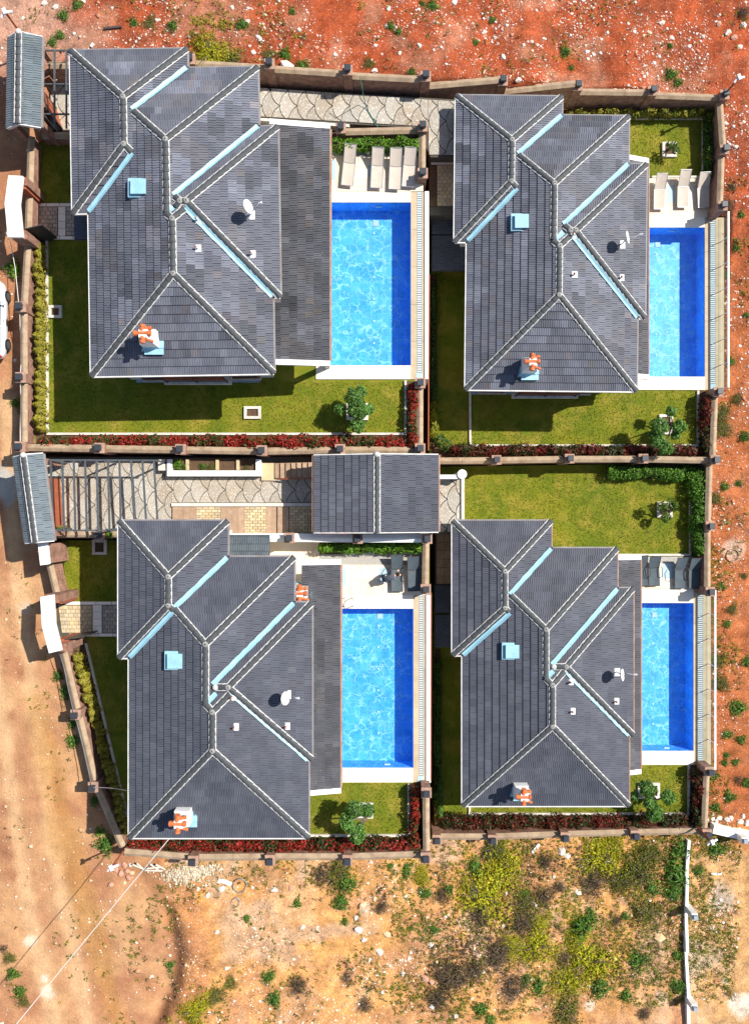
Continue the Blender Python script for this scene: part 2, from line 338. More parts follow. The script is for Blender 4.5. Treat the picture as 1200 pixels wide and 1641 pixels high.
CTRL = np.array([(-20, 26, .3), (-20, 15, -.2), (-20, 5, -.4), (-20, -5, -.75), (-18, -15, -1.0), (-18, -27, -1.6), (-24, 0, -.6), (-24, 20, 0), (-24, -20, -1.4),
    (-17.5, 10, -.35), (-17.5, 0, -.6), (-15.5, -10, -.95), (-13.6, -17, -1.1),
    (-12, 25, .7), (-5.3, 24.3, .6), (3, 24.3, .25), (7, 25, -.7), (12, 25.4, -2.0), (19, 25.4, -2.6), (24, 25, -2.9),
    (0, 34, 1.2), (-12, 34, 1.4), (14, 34, -1.0), (24, 34, -2.2), (-22, 34, .6),
    (21, 12, -4.0), (21, 18, -3.3), (21, 0, -4.6), (21, -10, -5.0), (21, -20, -5.3), (25, 0, -5),
    (-13, -20, -1.3), (-6, -20, -2.0), (0, -20, -3.0), (3.5, -20, -4.2), (8, -20, -4.7), (15, -20, -5.2), (-6, -30, -2.6), (3, -30, -4.0), (14, -30, -5.5), (24, -30, -5.9)])
def vnoise(x, y, seed, sc):
    """value noise on numpy arrays"""
    r = np.random.default_rng(seed).random((256, 256)); x = x * sc + 1000; y = y * sc + 1000
    xi = np.floor(x).astype(int); yi = np.floor(y).astype(int); fx = x - xi; fy = y - yi
    fx = fx * fx * (3 - 2 * fx); fy = fy * fy * (3 - 2 * fy); a = r[xi % 256, yi % 256]; b = r[(xi + 1) % 256, yi % 256]; c = r[xi % 256, (yi + 1) % 256]; d = r[(xi + 1) % 256, (yi + 1) % 256]
    return (a * (1 - fx) + b * fx) * (1 - fy) + (c * (1 - fx) + d * fx) * fy
def fbm(x, y, seed, sc, oc=4):
    s = 0; a = .5
    for i in range(oc): s = s + a * (vnoise(x, y, seed + i, sc * 2 ** i) - .5); a *= .5
    return s
def smooth(x, a, b):
    t = np.clip((x - a) / (b - a), 0, 1); return t * t * (3 - 2 * t)
def base_z(x, y):
    x = np.atleast_1d(np.asarray(x, float)); y = np.atleast_1d(np.asarray(y, float))
    num = np.zeros(x.shape); den = np.zeros(x.shape)
    for cx, cy, cz in CTRL:
        w = 1.0 / ((x - cx) ** 2 + (y - cy) ** 2 + .6) ** 1.7; num += w * cz; den += w
    z = num / den
    rough = .35 + .65 * smooth(np.abs(x + 18), 3, 6) * 1.0
    z = z + fbm(x, y, 3, .35, 3) * .35 * rough + fbm(x, y, 9, 1.6, 4) * .26 * rough
    # eroded bank beside the dirt road
    ex = -11.6 + .9 * np.sin(y * .45); bank = smooth(x, ex - .6, ex + .5) * smooth(-y, 21.0, 23.0) * smooth(-x, 4, 10)
    return z + .55 * bank - .16 * np.exp(-((x - ex + .1) / .5) ** 2) * smooth(-y, 20.5, 22.5)
COMP_PX = [(72, 92, 1.0), (305, 95, 1.0), (432, 103, 1.0), (557, 113, .9), (682, 123, .7), (805, 130, -.3), (925, 138, -1.6), (1045, 146, -2.0), (1160, 152, -2.1),
    (1158, 240, -2.4), (1156, 328, -2.4), (1163, 344, -3.6), (1163, 622, -3.6), (1150, 630, -2.6), (1145, 735, -2.8), (1137, 842, -3.4), (1137, 940, -3.4), (1142, 950, -4.4), (1142, 1228, -4.4), (1136, 1238, -3.4), (1132, 1335, -3.4),
    (1017, 1337, -3.4), (905, 1340, -3.4), (789, 1345, -3.4), (700, 1345, -3.4), (683, 1374, .2), (557, 1378, .2), (433, 1378, .2), (310, 1380, .2), (195, 1372, .2),
    (150, 1260, .1), (122, 1145, .1), (92, 1030, .3), (72, 890, .5), (60, 860, .4), (45, 733, .4), (36, 715, 1.0), (36, 605, 1.0), (36, 492, 1.0), (40, 390, 1.0), (44, 280, 1.0), (50, 215, 1.0), (66, 200, 1.0)]
COMP = [tuple(W(*p)[:2]) for p in COMP_PX]
def inside(x, y, poly=COMP):
    r = np.zeros(np.shape(x), bool); n = len(poly)
    for i in range(n):
        (x1, y1), (x2, y2) = poly[i], poly[(i + 1) % n]
        if y1 == y2: continue
        c = ((y1 > y) != (y2 > y)) & (x < (x2 - x1) * (y - y1) / (y2 - y1) + x1); r ^= c
    return r
def TZ(px, py):
    z = 0.0
    for _ in range(5):
        p = W(px, py, z); z = float(base_z(p.x, p.y)[0])
    return W(px, py, z)

def earth_mat():
    m = bpy.data.materials.new('earth'); m.use_nodes = True; n, l = m.node_tree.nodes, m.node_tree.links
    b = n["Principled BSDF"]; b.inputs["Roughness"].default_value = .97; b.inputs["Specular IOR Level"].default_value = .1
    at = n.new("ShaderNodeAttribute"); at.attribute_name = 'soilcol'; geo = n.new("ShaderNodeNewGeometry")
    def noise(sc, det):
        t = n.new("ShaderNodeTexNoise"); t.inputs["Scale"].default_value = sc; t.inputs["Detail"].default_value = det; t.inputs["Roughness"].default_value = .65
        l.new(geo.outputs["Position"], t.inputs["Vector"]); return t.outputs[0]
    def rmp(src, a, bb, c, d):
        r = n.new("ShaderNodeMapRange"); r.inputs[1].default_value = a; r.inputs[2].default_value = bb; r.inputs[3].default_value = c; r.inputs[4].default_value = d; l.new(src, r.inputs[0]); return r.outputs[0]
    x = n.new("ShaderNodeMix"); x.data_type = 'RGBA'; x.blend_type = 'MULTIPLY'; calm = rmp(at.outputs['Alpha'], .1, .6, .35, 1.0); l.new(calm, x.inputs[0])
    l.new(at.outputs["Color"], x.inputs[6]); l.new(rmp(noise(1.4, 9), .3, .7, .52, 1.34), x.inputs[7])
    x2 = n.new("ShaderNodeMix"); x2.data_type = 'RGBA'; x2.blend_type = 'MULTIPLY'; l.new(calm, x2.inputs[0])
    l.new(x.outputs[2], x2.inputs[6]); l.new(rmp(noise(11, 5), .3, .7, .60, 1.32), x2.inputs[7])
    # pale chips of limestone
    x3 = n.new("ShaderNodeMix"); x3.data_type = 'RGBA'; x3.inputs[7].default_value = (.66, .52, .42, 1)
    sp = n.new("ShaderNodeMath"); sp.operation = 'MULTIPLY'; l.new(rmp(noise(14, 3), .62, .69, 0, 1), sp.inputs[0]); l.new(at.outputs["Alpha"], sp.inputs[1])
    l.new(sp.outputs[0], x3.inputs[0]); l.new(x2.outputs[2], x3.inputs[6]); l.new(x3.outputs[2], b.inputs["Base Color"])
    bp = n.new("ShaderNodeBump"); bp.inputs["Strength"].default_value = .8; bp.inputs["Distance"].default_value = .06
    l.new(noise(7, 8), bp.inputs["Height"]); l.new(bp.outputs[0], b.inputs["Normal"]); MATS['earth'] = m
earth_mat()

def axis(lo, hi, st):
    a = list(np.arange(lo, hi + 1e-6, st)); g = st
    out_hi = []; v = hi
    while v < 700: g *= 1.5; v += g; out_hi.append(v)
    g = st; out_lo = []; v = lo
    while v > -700: g *= 1.5; v -= g; out_lo.append(v)
    return np.array(out_lo[::-1] + a + out_hi)
def soil_colors(X, Y):
    """RGBA: soil colour of each spot (red fill, dirt road, ochre lot, grey gravel) and amount of pale chips"""
    n1 = fbm(X, Y, 21, .22, 4); n2 = fbm(X, Y, 31, .8, 4); n3 = fbm(X, Y, 41, .5, 4)
    red = np.array([.34, .070, .024]); red2 = np.array([.24, .062, .027]); road = np.array([.49, .275, .135]); road2 = np.array([.35, .16, .082]); ochre = np.array([.52, .265, .088]); brown = np.array([.34, .16, .075]); grey = np.array([.42, .40, .36]); pale = np.array([.68, .58, .46])
    def mixc(c, d, w): return c * (1 - w[..., None]) + d * w[..., None]
    c = np.broadcast_to(red, X.shape + (3,)).copy(); c = mixc(c, red2, np.clip(n2 * 2 + .4, 0, 1))
    c = mixc(c, np.array([.42, .20, .12]), smooth(n3 + n2 * .5, .06, .24) * .45)
    # north-west corner is greyer rubble
    c = mixc(c, np.array([.45, .27, .19]), smooth(-X + n1 * 8, 14, 18) * smooth(Y, 20, 25) * .8)
    # dirt road along the west
    wr = smooth(-X + n1 * 1.5, 14.2, 15.4) * smooth(-Y, -24, -20)
    wr = np.maximum(wr, smooth(-X - (Y + 20) * .18 + n1 * 1.5, 11.3, 12.2) * smooth(-Y, 8, 14))
    rc = mixc(np.broadcast_to(road, X.shape + (3,)).copy(), road2, np.clip(n2 * 2.2 + .5 + .45 * smooth(Y, -3, 4) , 0, 1))
    c = mixc(c, rc, np.clip(wr, 0, 1))
    # southern lot
    ws = smooth(-Y + n1 * .8, 18.2, 19.6) * (1 - wr); sc = mixc(np.broadcast_to(ochre, X.shape + (3,)).copy(), np.array([.47, .22, .10]), np.clip(n2 * 2.4 + .45, 0, 1))
    sc = mixc(sc, np.array([.60, .38, .19]), smooth(n1 * .6 + n2, .04, .24) * .5); sc = mixc(sc, brown, smooth(n3, .08, .22) * .6); sc = mixc(sc, np.array([.42, .30, .22]), smooth(-n3 + n1 * .5, .10, .25) * .5)
    c = mixc(c, sc, ws)
    # east strip turns to dry scrub soil; south-east yard is pale clay
    c = mixc(c, np.array([.42, .145, .05]), smooth(X, 17, 19) * smooth(-Y, -20, -8) * .65)
    se = smooth(X + n1 * .6, 18.6, 19.2) * smooth(-Y, 20, 21); c = mixc(c, mixc(np.broadcast_to(np.array([.52, .29, .12]), X.shape + (3,)).copy(), np.array([.46, .38, .30]), smooth(n1, .10, .25) * .7), se)
    def dline(pl):
        d = np.full(X.shape, 99.0)
        for (ax, ay), (bx, by) in zip(pl, pl[1:]):
            p, q = TZ(ax, ay), TZ(bx, by); vx, vy = q.x - p.x, q.y - p.y; u = np.clip(((X - p.x) * vx + (Y - p.y) * vy) / (vx * vx + vy * vy), 0, 1); d = np.minimum(d, np.hypot(X - p.x - u * vx, Y - p.y - u * vy))
        return d
    for pl, wv in ((((14, 650), (24, 900), (60, 1150), (95, 1400), (150, 1700)), .38), (((-40, 700), (-25, 950), (8, 1180), (40, 1420), (95, 1700)), .38)):     # wheel tracks packed pale
        c = mixc(c, np.array([.58, .36, .19]), .75 * smooth(-dline(pl) - n2 * .5, -wv - .25, -wv + .2))
    exb = -11.6 + .9 * np.sin(Y * .45); c = mixc(c, np.array([.17, .075, .035]), .85 * np.exp(-((X - exb + n2 * .8) / .34) ** 2) * smooth(-Y, 20.5, 22)); c = mixc(c, np.array([.36, .14, .055]), .6 * np.exp(-((X - exb - 1.0) / .9) ** 2) * smooth(-Y, 19, 21))
    c = mixc(c, np.array([.40, .20, .05]), .5 * smooth(-dline(((60, 1120), (100, 1330), (150, 1500), (190, 1641))) - n1 * 1.2, -1.0, -.2))
    for px, py, r, kd in SOUTH:
        if kd == 'd': p = TZ(px, py); rr = r / 24.0; d = np.hypot(X - p.x, Y - p.y) + n2 * rr * 1.4; c = mixc(c, np.array([.24, .135, .075]), .65 * smooth(-d, -rr, -rr * .3))
    for px, py, r, colr, a in ((1190, 1612, 26, pale, .9), (1162, 1572, 9, pale, .9), (1150, 1440, 40, grey, .6), (15, 800, 22, grey, .9), (4, 770, 30, grey, .9), (75, 1590, 14, pale, .8), (72, 1570, 8, pale, .8), (50, 1508, 10, pale, .7), (290, 1345 + 48, 30, pale, .45), (945, 1612, 12, pale, .8), (1060, 1600, 20, pale, .5), (270, 1410, 45, brown, .7), (230, 1400, 25, brown, .5), (585, 1455, 14, pale, .6), (1080, 420, 20, pale, .3), (1175, 880, 22, pale, .5), (120, 960, 9, grey, .5), (40, 975, 9, grey, .4)):
        p = TZ(px, py); rr = r / 30.0; d = np.hypot(X - p.x, Y - p.y) + n2 * rr * 1.6; c = mixc(c, colr, a * smooth(-d, -rr, -rr * .45))
    chips = .6 + .4 * smooth(n3, -.1, .15); chips = chips * (1 - .8 * np.clip(wr, 0, 1))
    return np.concatenate([np.clip(c, 0, 1), chips[..., None]], -1)
def build_ground():
    xs = axis(-25, 25, .2); ys = axis(-31, 31, .2); X, Y = np.meshgrid(xs, ys); Z = base_z(X.ravel(), Y.ravel()).reshape(X.shape)
    Z[inside(X, Y)] = -7.0
    nx, ny = len(xs), len(ys); V = np.stack([X, Y, Z], -1).reshape(-1, 3)
    i = np.arange(nx * ny).reshape(ny, nx); Fq = np.stack([i[:-1, :-1], i[:-1, 1:], i[1:, 1:], i[1:, :-1]], -1).reshape(-1, 4)
    me = bpy.data.meshes.new('ground'); me.vertices.add(len(V)); me.vertices.foreach_set('co', V.ravel()); me.loops.add(Fq.size); me.loops.foreach_set('vertex_index', Fq.ravel())
    me.polygons.add(len(Fq)); me.polygons.foreach_set('loop_start', np.arange(0, Fq.size, 4)); me.update(calc_edges=True)
    me.polygons.foreach_set("use_smooth", np.ones(len(Fq), dtype=bool))
    a = me.attributes.new('soilcol', 'FLOAT_COLOR', 'POINT'); a.data.foreach_set('color', soil_colors(X, Y).reshape(-1, 4).astype(np.float32).ravel())
    me.materials.append(MATS['earth']); o = bpy.data.objects.new('ground', me); COL.objects.link(o); tag(o, kind='structure')
build_ground()

# ------------------------------------------------------------------ terraces, lawns, paths
def slab(name, pts, ztop, m, thick=.5, parent=None, kind='structure', zpx=None, label=None):
    mb = MB(); mb.prism([W(x, y, ztop if zpx is None else zpx)[:2] for x, y in pts], ztop - thick, ztop)
    return mb.build(name, MATS[m], parent, kind=kind if parent is None else None, label=label)
R4 = lambda x0, y0, x1, y1: [(x0, y0), (x1, y0), (x1, y1), (x0, y1)]
def lawn(pieces, z, thick):
    """one lawn sheet in butted pieces that leave the pool basin open"""
    mb = MB()
    for pts in pieces: mb.prism([W(x, y, z)[:2] for x, y in pts], z - thick, z)
    return tag(mb.build('lawn', MATS['lawn']), kind='structure')
lawn([[(64, 228), (640, 215), (672, 280), (672, 316), (56, 316)], [(56, 316), (510, 316), (510, 598), (56, 598)], [(56, 598), (672, 598), (672, 716), (56, 714)]], ZTL, 3)
lawn([[(692, 190), (1146, 172), (1146, 357), (690, 357)], [(690, 357), (990, 357), (990, 615), (689, 615)], [(689, 615), (1143, 615), (1143, 735), (688, 738)]], ZTR, 3)
lawn([[(98, 866), (688, 868), (688, 964), (110, 964)], [(110, 964), (515, 964), (515, 1240), (172, 1240), (110, 1010)], [(172, 1240), (686, 1240), (686, 1372), (207, 1372)]], ZBL, 4)
lawn([[(694, 748), (1132, 742), (1132, 955), (694, 955)], [(694, 955), (972, 955), (972, 1213), (695, 1213)], [(695, 1213), (1130, 1213), (1128, 1326), (697, 1332)]], ZBR, 2.4)
# side yard step between the carport and the lower garden
DRIVE = slab('driveway', [(66, 732), (505, 732), (505, 858), (62, 862)], ZDR, 'joint', 3)
FANMESH = {}
def fan_paving(parent, conv_px, z, R, origin, axis_x=True, grow=.953):
    """fish-scale paving: one piece per scale, clipped to the paved area"""
    conv = [tuple(W(x, y, z)[:2]) for x, y in conv_px]; ox, oy = W(*origin, z)[:2]
    N = 7; r3 = .8660254 * R; sh = []
    for k in range(N + 1): a = math.radians(120 + 120 * k / N); sh.append((R + R * math.cos(a), R * math.sin(a)))
    for k in range(1, N + 1): a = math.radians(180 - 60 * k / N); sh.append((1.5 * R + R * math.cos(a), -r3 + R * math.sin(a)))
    for k in range(1, N): a = math.radians(240 - 60 * k / N); sh.append((1.5 * R + R * math.cos(a), r3 + R * math.sin(a)))
    cx, cy = .5 * R, 0; sh = [((x - cx) * grow + cx, (y - cy) * grow + cy) for x, y in sh]
    xs = [p[0] for p in conv]; ys = [p[1] for p in conv]; cnt = 0
    for j in range(int((min(ys) - oy) / r3) - 2, int((max(ys) - oy) / r3) + 3):
        for i in range(int((min(xs) - ox) / R) - 3, int((max(xs) - ox) / R) + 3):
            c = (ox + R * i + (j % 2) * R / 2, oy + j * r3)
            pl = clip_to([(c[0] + x, c[1] + y) for x, y in sh], conv)
            if len(pl) < 3 or abs(area2(pl)) < .01: continue
            MB().prism(pl, z - .03, z + .022, t=random.uniform(.86, 1.1)).build('paving_fan', MATS['fan'], parent); cnt += 1
    return cnt
def block_paving(parent, name, quad_px, z, nu, nv, m, gap=.015, h=.03, jit=.15, bond=True):
    """rectangular pieces filling a quad (px corners a,b,c,d); nu along a-b, nv along a-d"""
    a, b, c, d = [W(x, y, z) for x, y in quad_px]
    def at(u, v): return a.lerp(b, u).lerp(d.lerp(c, u), v)
    for j in range(nv):
        off = (.5 if (bond and j % 2) else 0) / nu; us = [max(0, min(1, i / nu - off)) for i in range(nu + 2)]
        for i in range(nu + 1):
            u0, u1 = us[i], us[i + 1]
            if u1 - u0 < .02: continue
            ps = [at(u0, j / nv), at(u1, j / nv), at(u1, (j + 1) / nv), at(u0, (j + 1) / nv)]; ce = sum(ps, Vector()) / 4
            ps = [p + (ce - p).normalized() * gap for p in ps]
            MB().prism([p[:2] for p in ps], z - .02, z + h + random.uniform(0, .006), t=random.uniform(1 - jit, 1 + jit)).build(name, MATS[m], parent)
RF = .94
fan_paving(DRIVE, [(68, 736), (270, 736), (275, 764), (275, 850), (66, 858)], ZDR, RF, (250, 785))
fan_paving(DRIVE, [(275.6, 765), (503, 765), (503, 805), (275.6, 805)], ZDR, RF, (250, 785))
# timber and yellow stone bands south of the drive
TS = slab('terrace_strip', [(276, 812), (503, 812), (503, 858), (276, 858)], ZDR + .03, 'joint', .3)
for q, n_ in (((277, 295), 2), ((295, 315), 2), ((354, 372), 2), ((372, 392), 2), ((427, 443), 2), ((445, 463), 2)):
    block_paving(TS, 'timber_sleeper', [(q[0], 812), (q[1], 812), (q[1], 857), (q[0], 857)], ZDR + .06, n_, 1, 'timber', jit=.12, bond=False)
for x0, x1 in ((315, 354), (392, 427), (464, 503)):
    block_paving(TS, 'stone_block', [(x0, 812), (x1, 812), (x1, 857), (x0, 857)], ZDR + .05, 4, 10, 'yellowstone', jit=.22)
slab('kerb', R4(275, 806, 505, 811.5), ZDR + .16, 'kerb', .4)
# stamped path north of the upper house
PATH = slab('path', [(405, 140), (735, 160), (735, 252), (690, 252), (668, 205), (405, 190)], ZTL - .22, 'joint', 3)
fan_paving(PATH, [(405, 140), (686, 160), (686, 203), (405, 186)], ZTL - .19, RF, (420, 170))
fan_paving(PATH, [(686.5, 160), (735, 163), (735, 248), (686.5, 248)], ZTL - .19, RF, (420, 170))
kerb_n = slab('kerb', [(416, 189), (560, 199), (560, 203.5), (416, 193)], ZTL - .05, 'kerb', .5)
# steps down to the eastern house
STP = slab('landing', [(688, 252), (735, 252), (735, 345), (688, 345)], -.9, 'joint', 3)
block_paving(STP, 'stone_block', [(690, 253), (733, 253), (733, 264), (690, 264)], -.85, 1, 1, 'cream', bond=False)
block_paving(STP, 'stone_block', [(700, 265), (733, 265), (733, 330), (700, 330)], -.85, 4, 11, 'yellowstone', jit=.14)
slab('planting_bed', [(688, 266), (699, 266), (699, 330), (688, 330)], -.8, 'soil', 1)
# path on the west of the upper house behind the gate
P2 = slab('path', [(62, 110), (140, 110), (140, 214), (62, 214)], ZTL - .2, 'joint', 2.5)
fan_paving(P2, [(66, 124), (135, 124), (135, 208), (66, 208)], ZTL - .17, RF, (92, 160))
# path east of the carport
P3 = slab('path', [(700, 766), (743, 766), (743, 856), (700, 856)], ZDR - .4, 'joint', 2.5)
fan_paving(P3, [(701, 768), (739, 768), (739, 852), (701, 852)], ZDR - .37, RF, (716, 800))
slab('kerb', R4(739, 762, 744, 850), ZDR - .25, 'kerb', 3)
P4 = slab('path', R4(697, 853, 728, 940), -2.6, 'joint', 2.0)
block_paving(P4, 'timber_sleeper', R4(699, 856, 724, 936), -2.57, 2, 6, 'timber', bond=False)
# entrance paths of the two western houses
E1 = slab('path', R4(52, 325, 142, 384), ZTL + .03, 'joint', .3)
for q in (R4(54, 326, 139, 331), R4(54, 379, 139, 384), R4(94, 331.5, 106, 378.5)): block_paving(E1, 'paving_slab', q, ZTL + .06, 1 if q[1][0] - q[0][0] < 20 else 4, 1 if q[1][0] - q[0][0] > 20 else 4, 'cream', jit=.06, bond=False)
block_paving(E1, 'stone_block', R4(55, 332, 93, 378), ZTL + .05, 5, 7, 'greystone', jit=.2)
block_paving(E1, 'stone_block', R4(107, 332, 140, 378), ZTL + .05, 4, 7, 'greystone', jit=.2)
E2 = slab('path', R4(92, 964, 205, 1020), ZBL + .03, 'joint', .3)
for q in (R4(104, 964, 205, 969), R4(112, 1015, 205, 1020), R4(149, 969.5, 164, 1014.5)): block_paving(E2, 'paving_slab', q, ZBL + .06, 1 if q[1][0] - q[0][0] < 20 else 4, 1 if q[1][0] - q[0][0] > 20 else 4, 'cream', jit=.06, bond=False)
block_paving(E2, 'stone_block', [(94, 970), (148, 970), (148, 1014), (100, 1014)], ZBL + .05, 7, 7, 'yellowstone', jit=.16)
block_paving(E2, 'stone_block', R4(165, 970, 205, 1014), ZBL + .05, 5, 7, 'greystone', jit=.16)

# pool terraces
def pool_deck(z, x0, x1, yn0, yn1, ys0, ys1, ye0, bed=None):
    """cream terrace slabs north and south of a pool"""
    d = slab('pool_terrace', R4(x0, yn0, x1, yn1), z + .02, 'joint', .4)
    nx = max(2, round((x1 - x0) / 33)); ny = max(1, round((yn1 - yn0) / 22))
    block_paving(d, 'paving_slab', R4(x0, yn0, x1, yn1), z + .04, nx, ny, 'deck', gap=.006, jit=.05, bond=False)
    return d
pool_deck(ZTL, 470, 678, 250, 307, 0, 0, 0)
pool_deck(ZTR, 1000, 1148, 286, 348.5, 0, 0, 0)
pool_deck(ZBL, 440, 682, 905, 953, 0, 0, 0)
pool_deck(ZBR, 990, 1133, 903, 942.6, 0, 0, 0)
slab('pool_terrace', R4(430, 868, 512, 906), ZBL + .02, 'deck', .3)
slab('gravel_strip', R4(512, 888, 676, 905), ZBL + .03, 'gravel', .3)
slab('gravel_strip', R4(985, 892, 1130, 903), ZBR + .03, 'gravel', .3)
slab('gravel_strip', R4(530, 243, 668, 250.5), ZTL + .03, 'gravel', .3)
# planting beds
for q, z in ((R4(58, 698, 672, 722), ZTL), (R4(652, 611, 674, 698), ZTL), (R4(58, 384, 75, 698), ZTL), (R4(528, 212, 672, 244), ZTL),
             (R4(690, 714, 1142, 734), ZTR), (R4(1119, 626, 1142, 714), ZTR), (R4(903, 176, 1142, 189), ZTR), (R4(1127, 189, 1143, 286), ZTR), (R4(689, 440, 700, 714), ZTR),
             (R4(204, 1343, 682, 1372), ZBL), (R4(657, 1255, 684, 1343), ZBL), ([(104, 1020), (136, 1020), (206, 1330), (206, 1343), (190, 1343)], ZBL), (R4(508, 868, 680, 888), ZBL),
             (R4(698, 1305, 1127, 1331), ZBR), (R4(1105, 1227, 1130, 1305), ZBR), (R4(696, 1040, 706, 1305), ZBR), (R4(970, 742, 1133, 768), ZBR), (R4(1106, 768, 1133, 892), ZBR)):
    slab('planting_bed', q, z + .012, 'soil', .3)
# pale edging kerbs
def kerb(p0, p1, z, w=.12, n=None):
    a, b = W(*p0, z), W(*p1, z); L = (b - a).length; n = n or max(1, round(L / 2.4)); mb = MB()
    for i in range(n):
        q0 = a.lerp(b, i / n + .006 / L); q1 = a.lerp(b, (i + 1) / n - .006 / L)
        mb.bar((q0.x, q0.y, z + .01), (q1.x, q1.y, z + .01), w, .22 + random.uniform(-.006, .006))
    tag(mb.build('kerb', MATS['kerb']), kind='structure')
for p0, p1, z in (((76.5, 384), (77.5, 697), ZTL), ((76, 695.5), (651, 695.5), ZTL), ((649.5, 610), (649.5, 694), ZTL),
                  ((752.5, 627), (753, 713), ZTR), ((753, 714), (1118, 714), ZTR), ((1117, 626), (1117, 712), ZTR), ((1008, 190.5), (1126, 190.5), ZTR), ((1125, 192), (1125, 284), ZTR), ((1043, 284.5), (1127, 284.5), ZTR),
                  ((139, 1030), (206, 1312), ZBL), ((497, 1338), (656, 1338), ZBL), ((654.5, 1255), (654.5, 1336), ZBL), ((548, 886.5), (676, 886.5), ZBL),
                  ((750, 1303.5), (1103, 1303.5), ZBR), ((1102, 1226), (1102, 1302), ZBR), ((1104.5, 770), (1104.5, 890), ZBR), ((985, 889), (1104, 889), ZBR), ((752, 1292), (752, 1302), ZBR)):
    kerb(p0, p1, z)
# ------------------------------------------------------------------ tiled roofs
TW, GA, RIB = .345, .40, 3                       # tile width, gauge on the slope, ribs per tile
LOW, UP = .062, .012                            # how far the tile's lower and upper end stand off the roof plane
def tile_profile():
    pr = []
    for k in range(RIB):
        a, b = k * TW / RIB, (k + 1) * TW / RIB; pr += [(a + .006, 0.0), (a + .014, .024), (b - .014, .024), (b - .006, 0.0)]
    return pr
PROF = tile_profile()
def prof_z(u):
    u = min(max(u, PROF[0][0]), PROF[-1][0])
    for (a, za), (b, zb) in zip(PROF, PROF[1:]):
        if a <= u <= b: return za + (zb - za) * (u - a) / (b - a)
    return 0
TILE_V = [(u, 0, LOW - .05) for u, _ in PROF] + [(u, 0, LOW + z) for u, z in PROF] + [(u, GA, UP + z) for u, z in PROF]
_n = len(PROF); TILE_F = [(i, i + 1, _n + i + 1, _n + i) for i in range(_n - 1)] + [(_n + i, _n + i + 1, 2 * _n + i + 1, 2 * _n + i) for i in range(_n - 1)]
TILE_NP = np.array(TILE_V)
TILE_MESH = {}
def tile_mesh(mname, tint):
    key = (mname, tuple(round(c * 14) for c in tint))
    if key not in TILE_MESH:
        q = [k / 14 for k in key[1]]
        TILE_MESH[key] = mesh_np('roof_tile', TILE_V, TILE_F, MATS[mname], tint=np.tile(np.array(q), (len(TILE_F), 1)))
    return TILE_MESH[key]
def face_matrix(o, U, V, N):
    M = Matrix((U, V, N)).transposed().to_4x4(); M.translation = o; return M

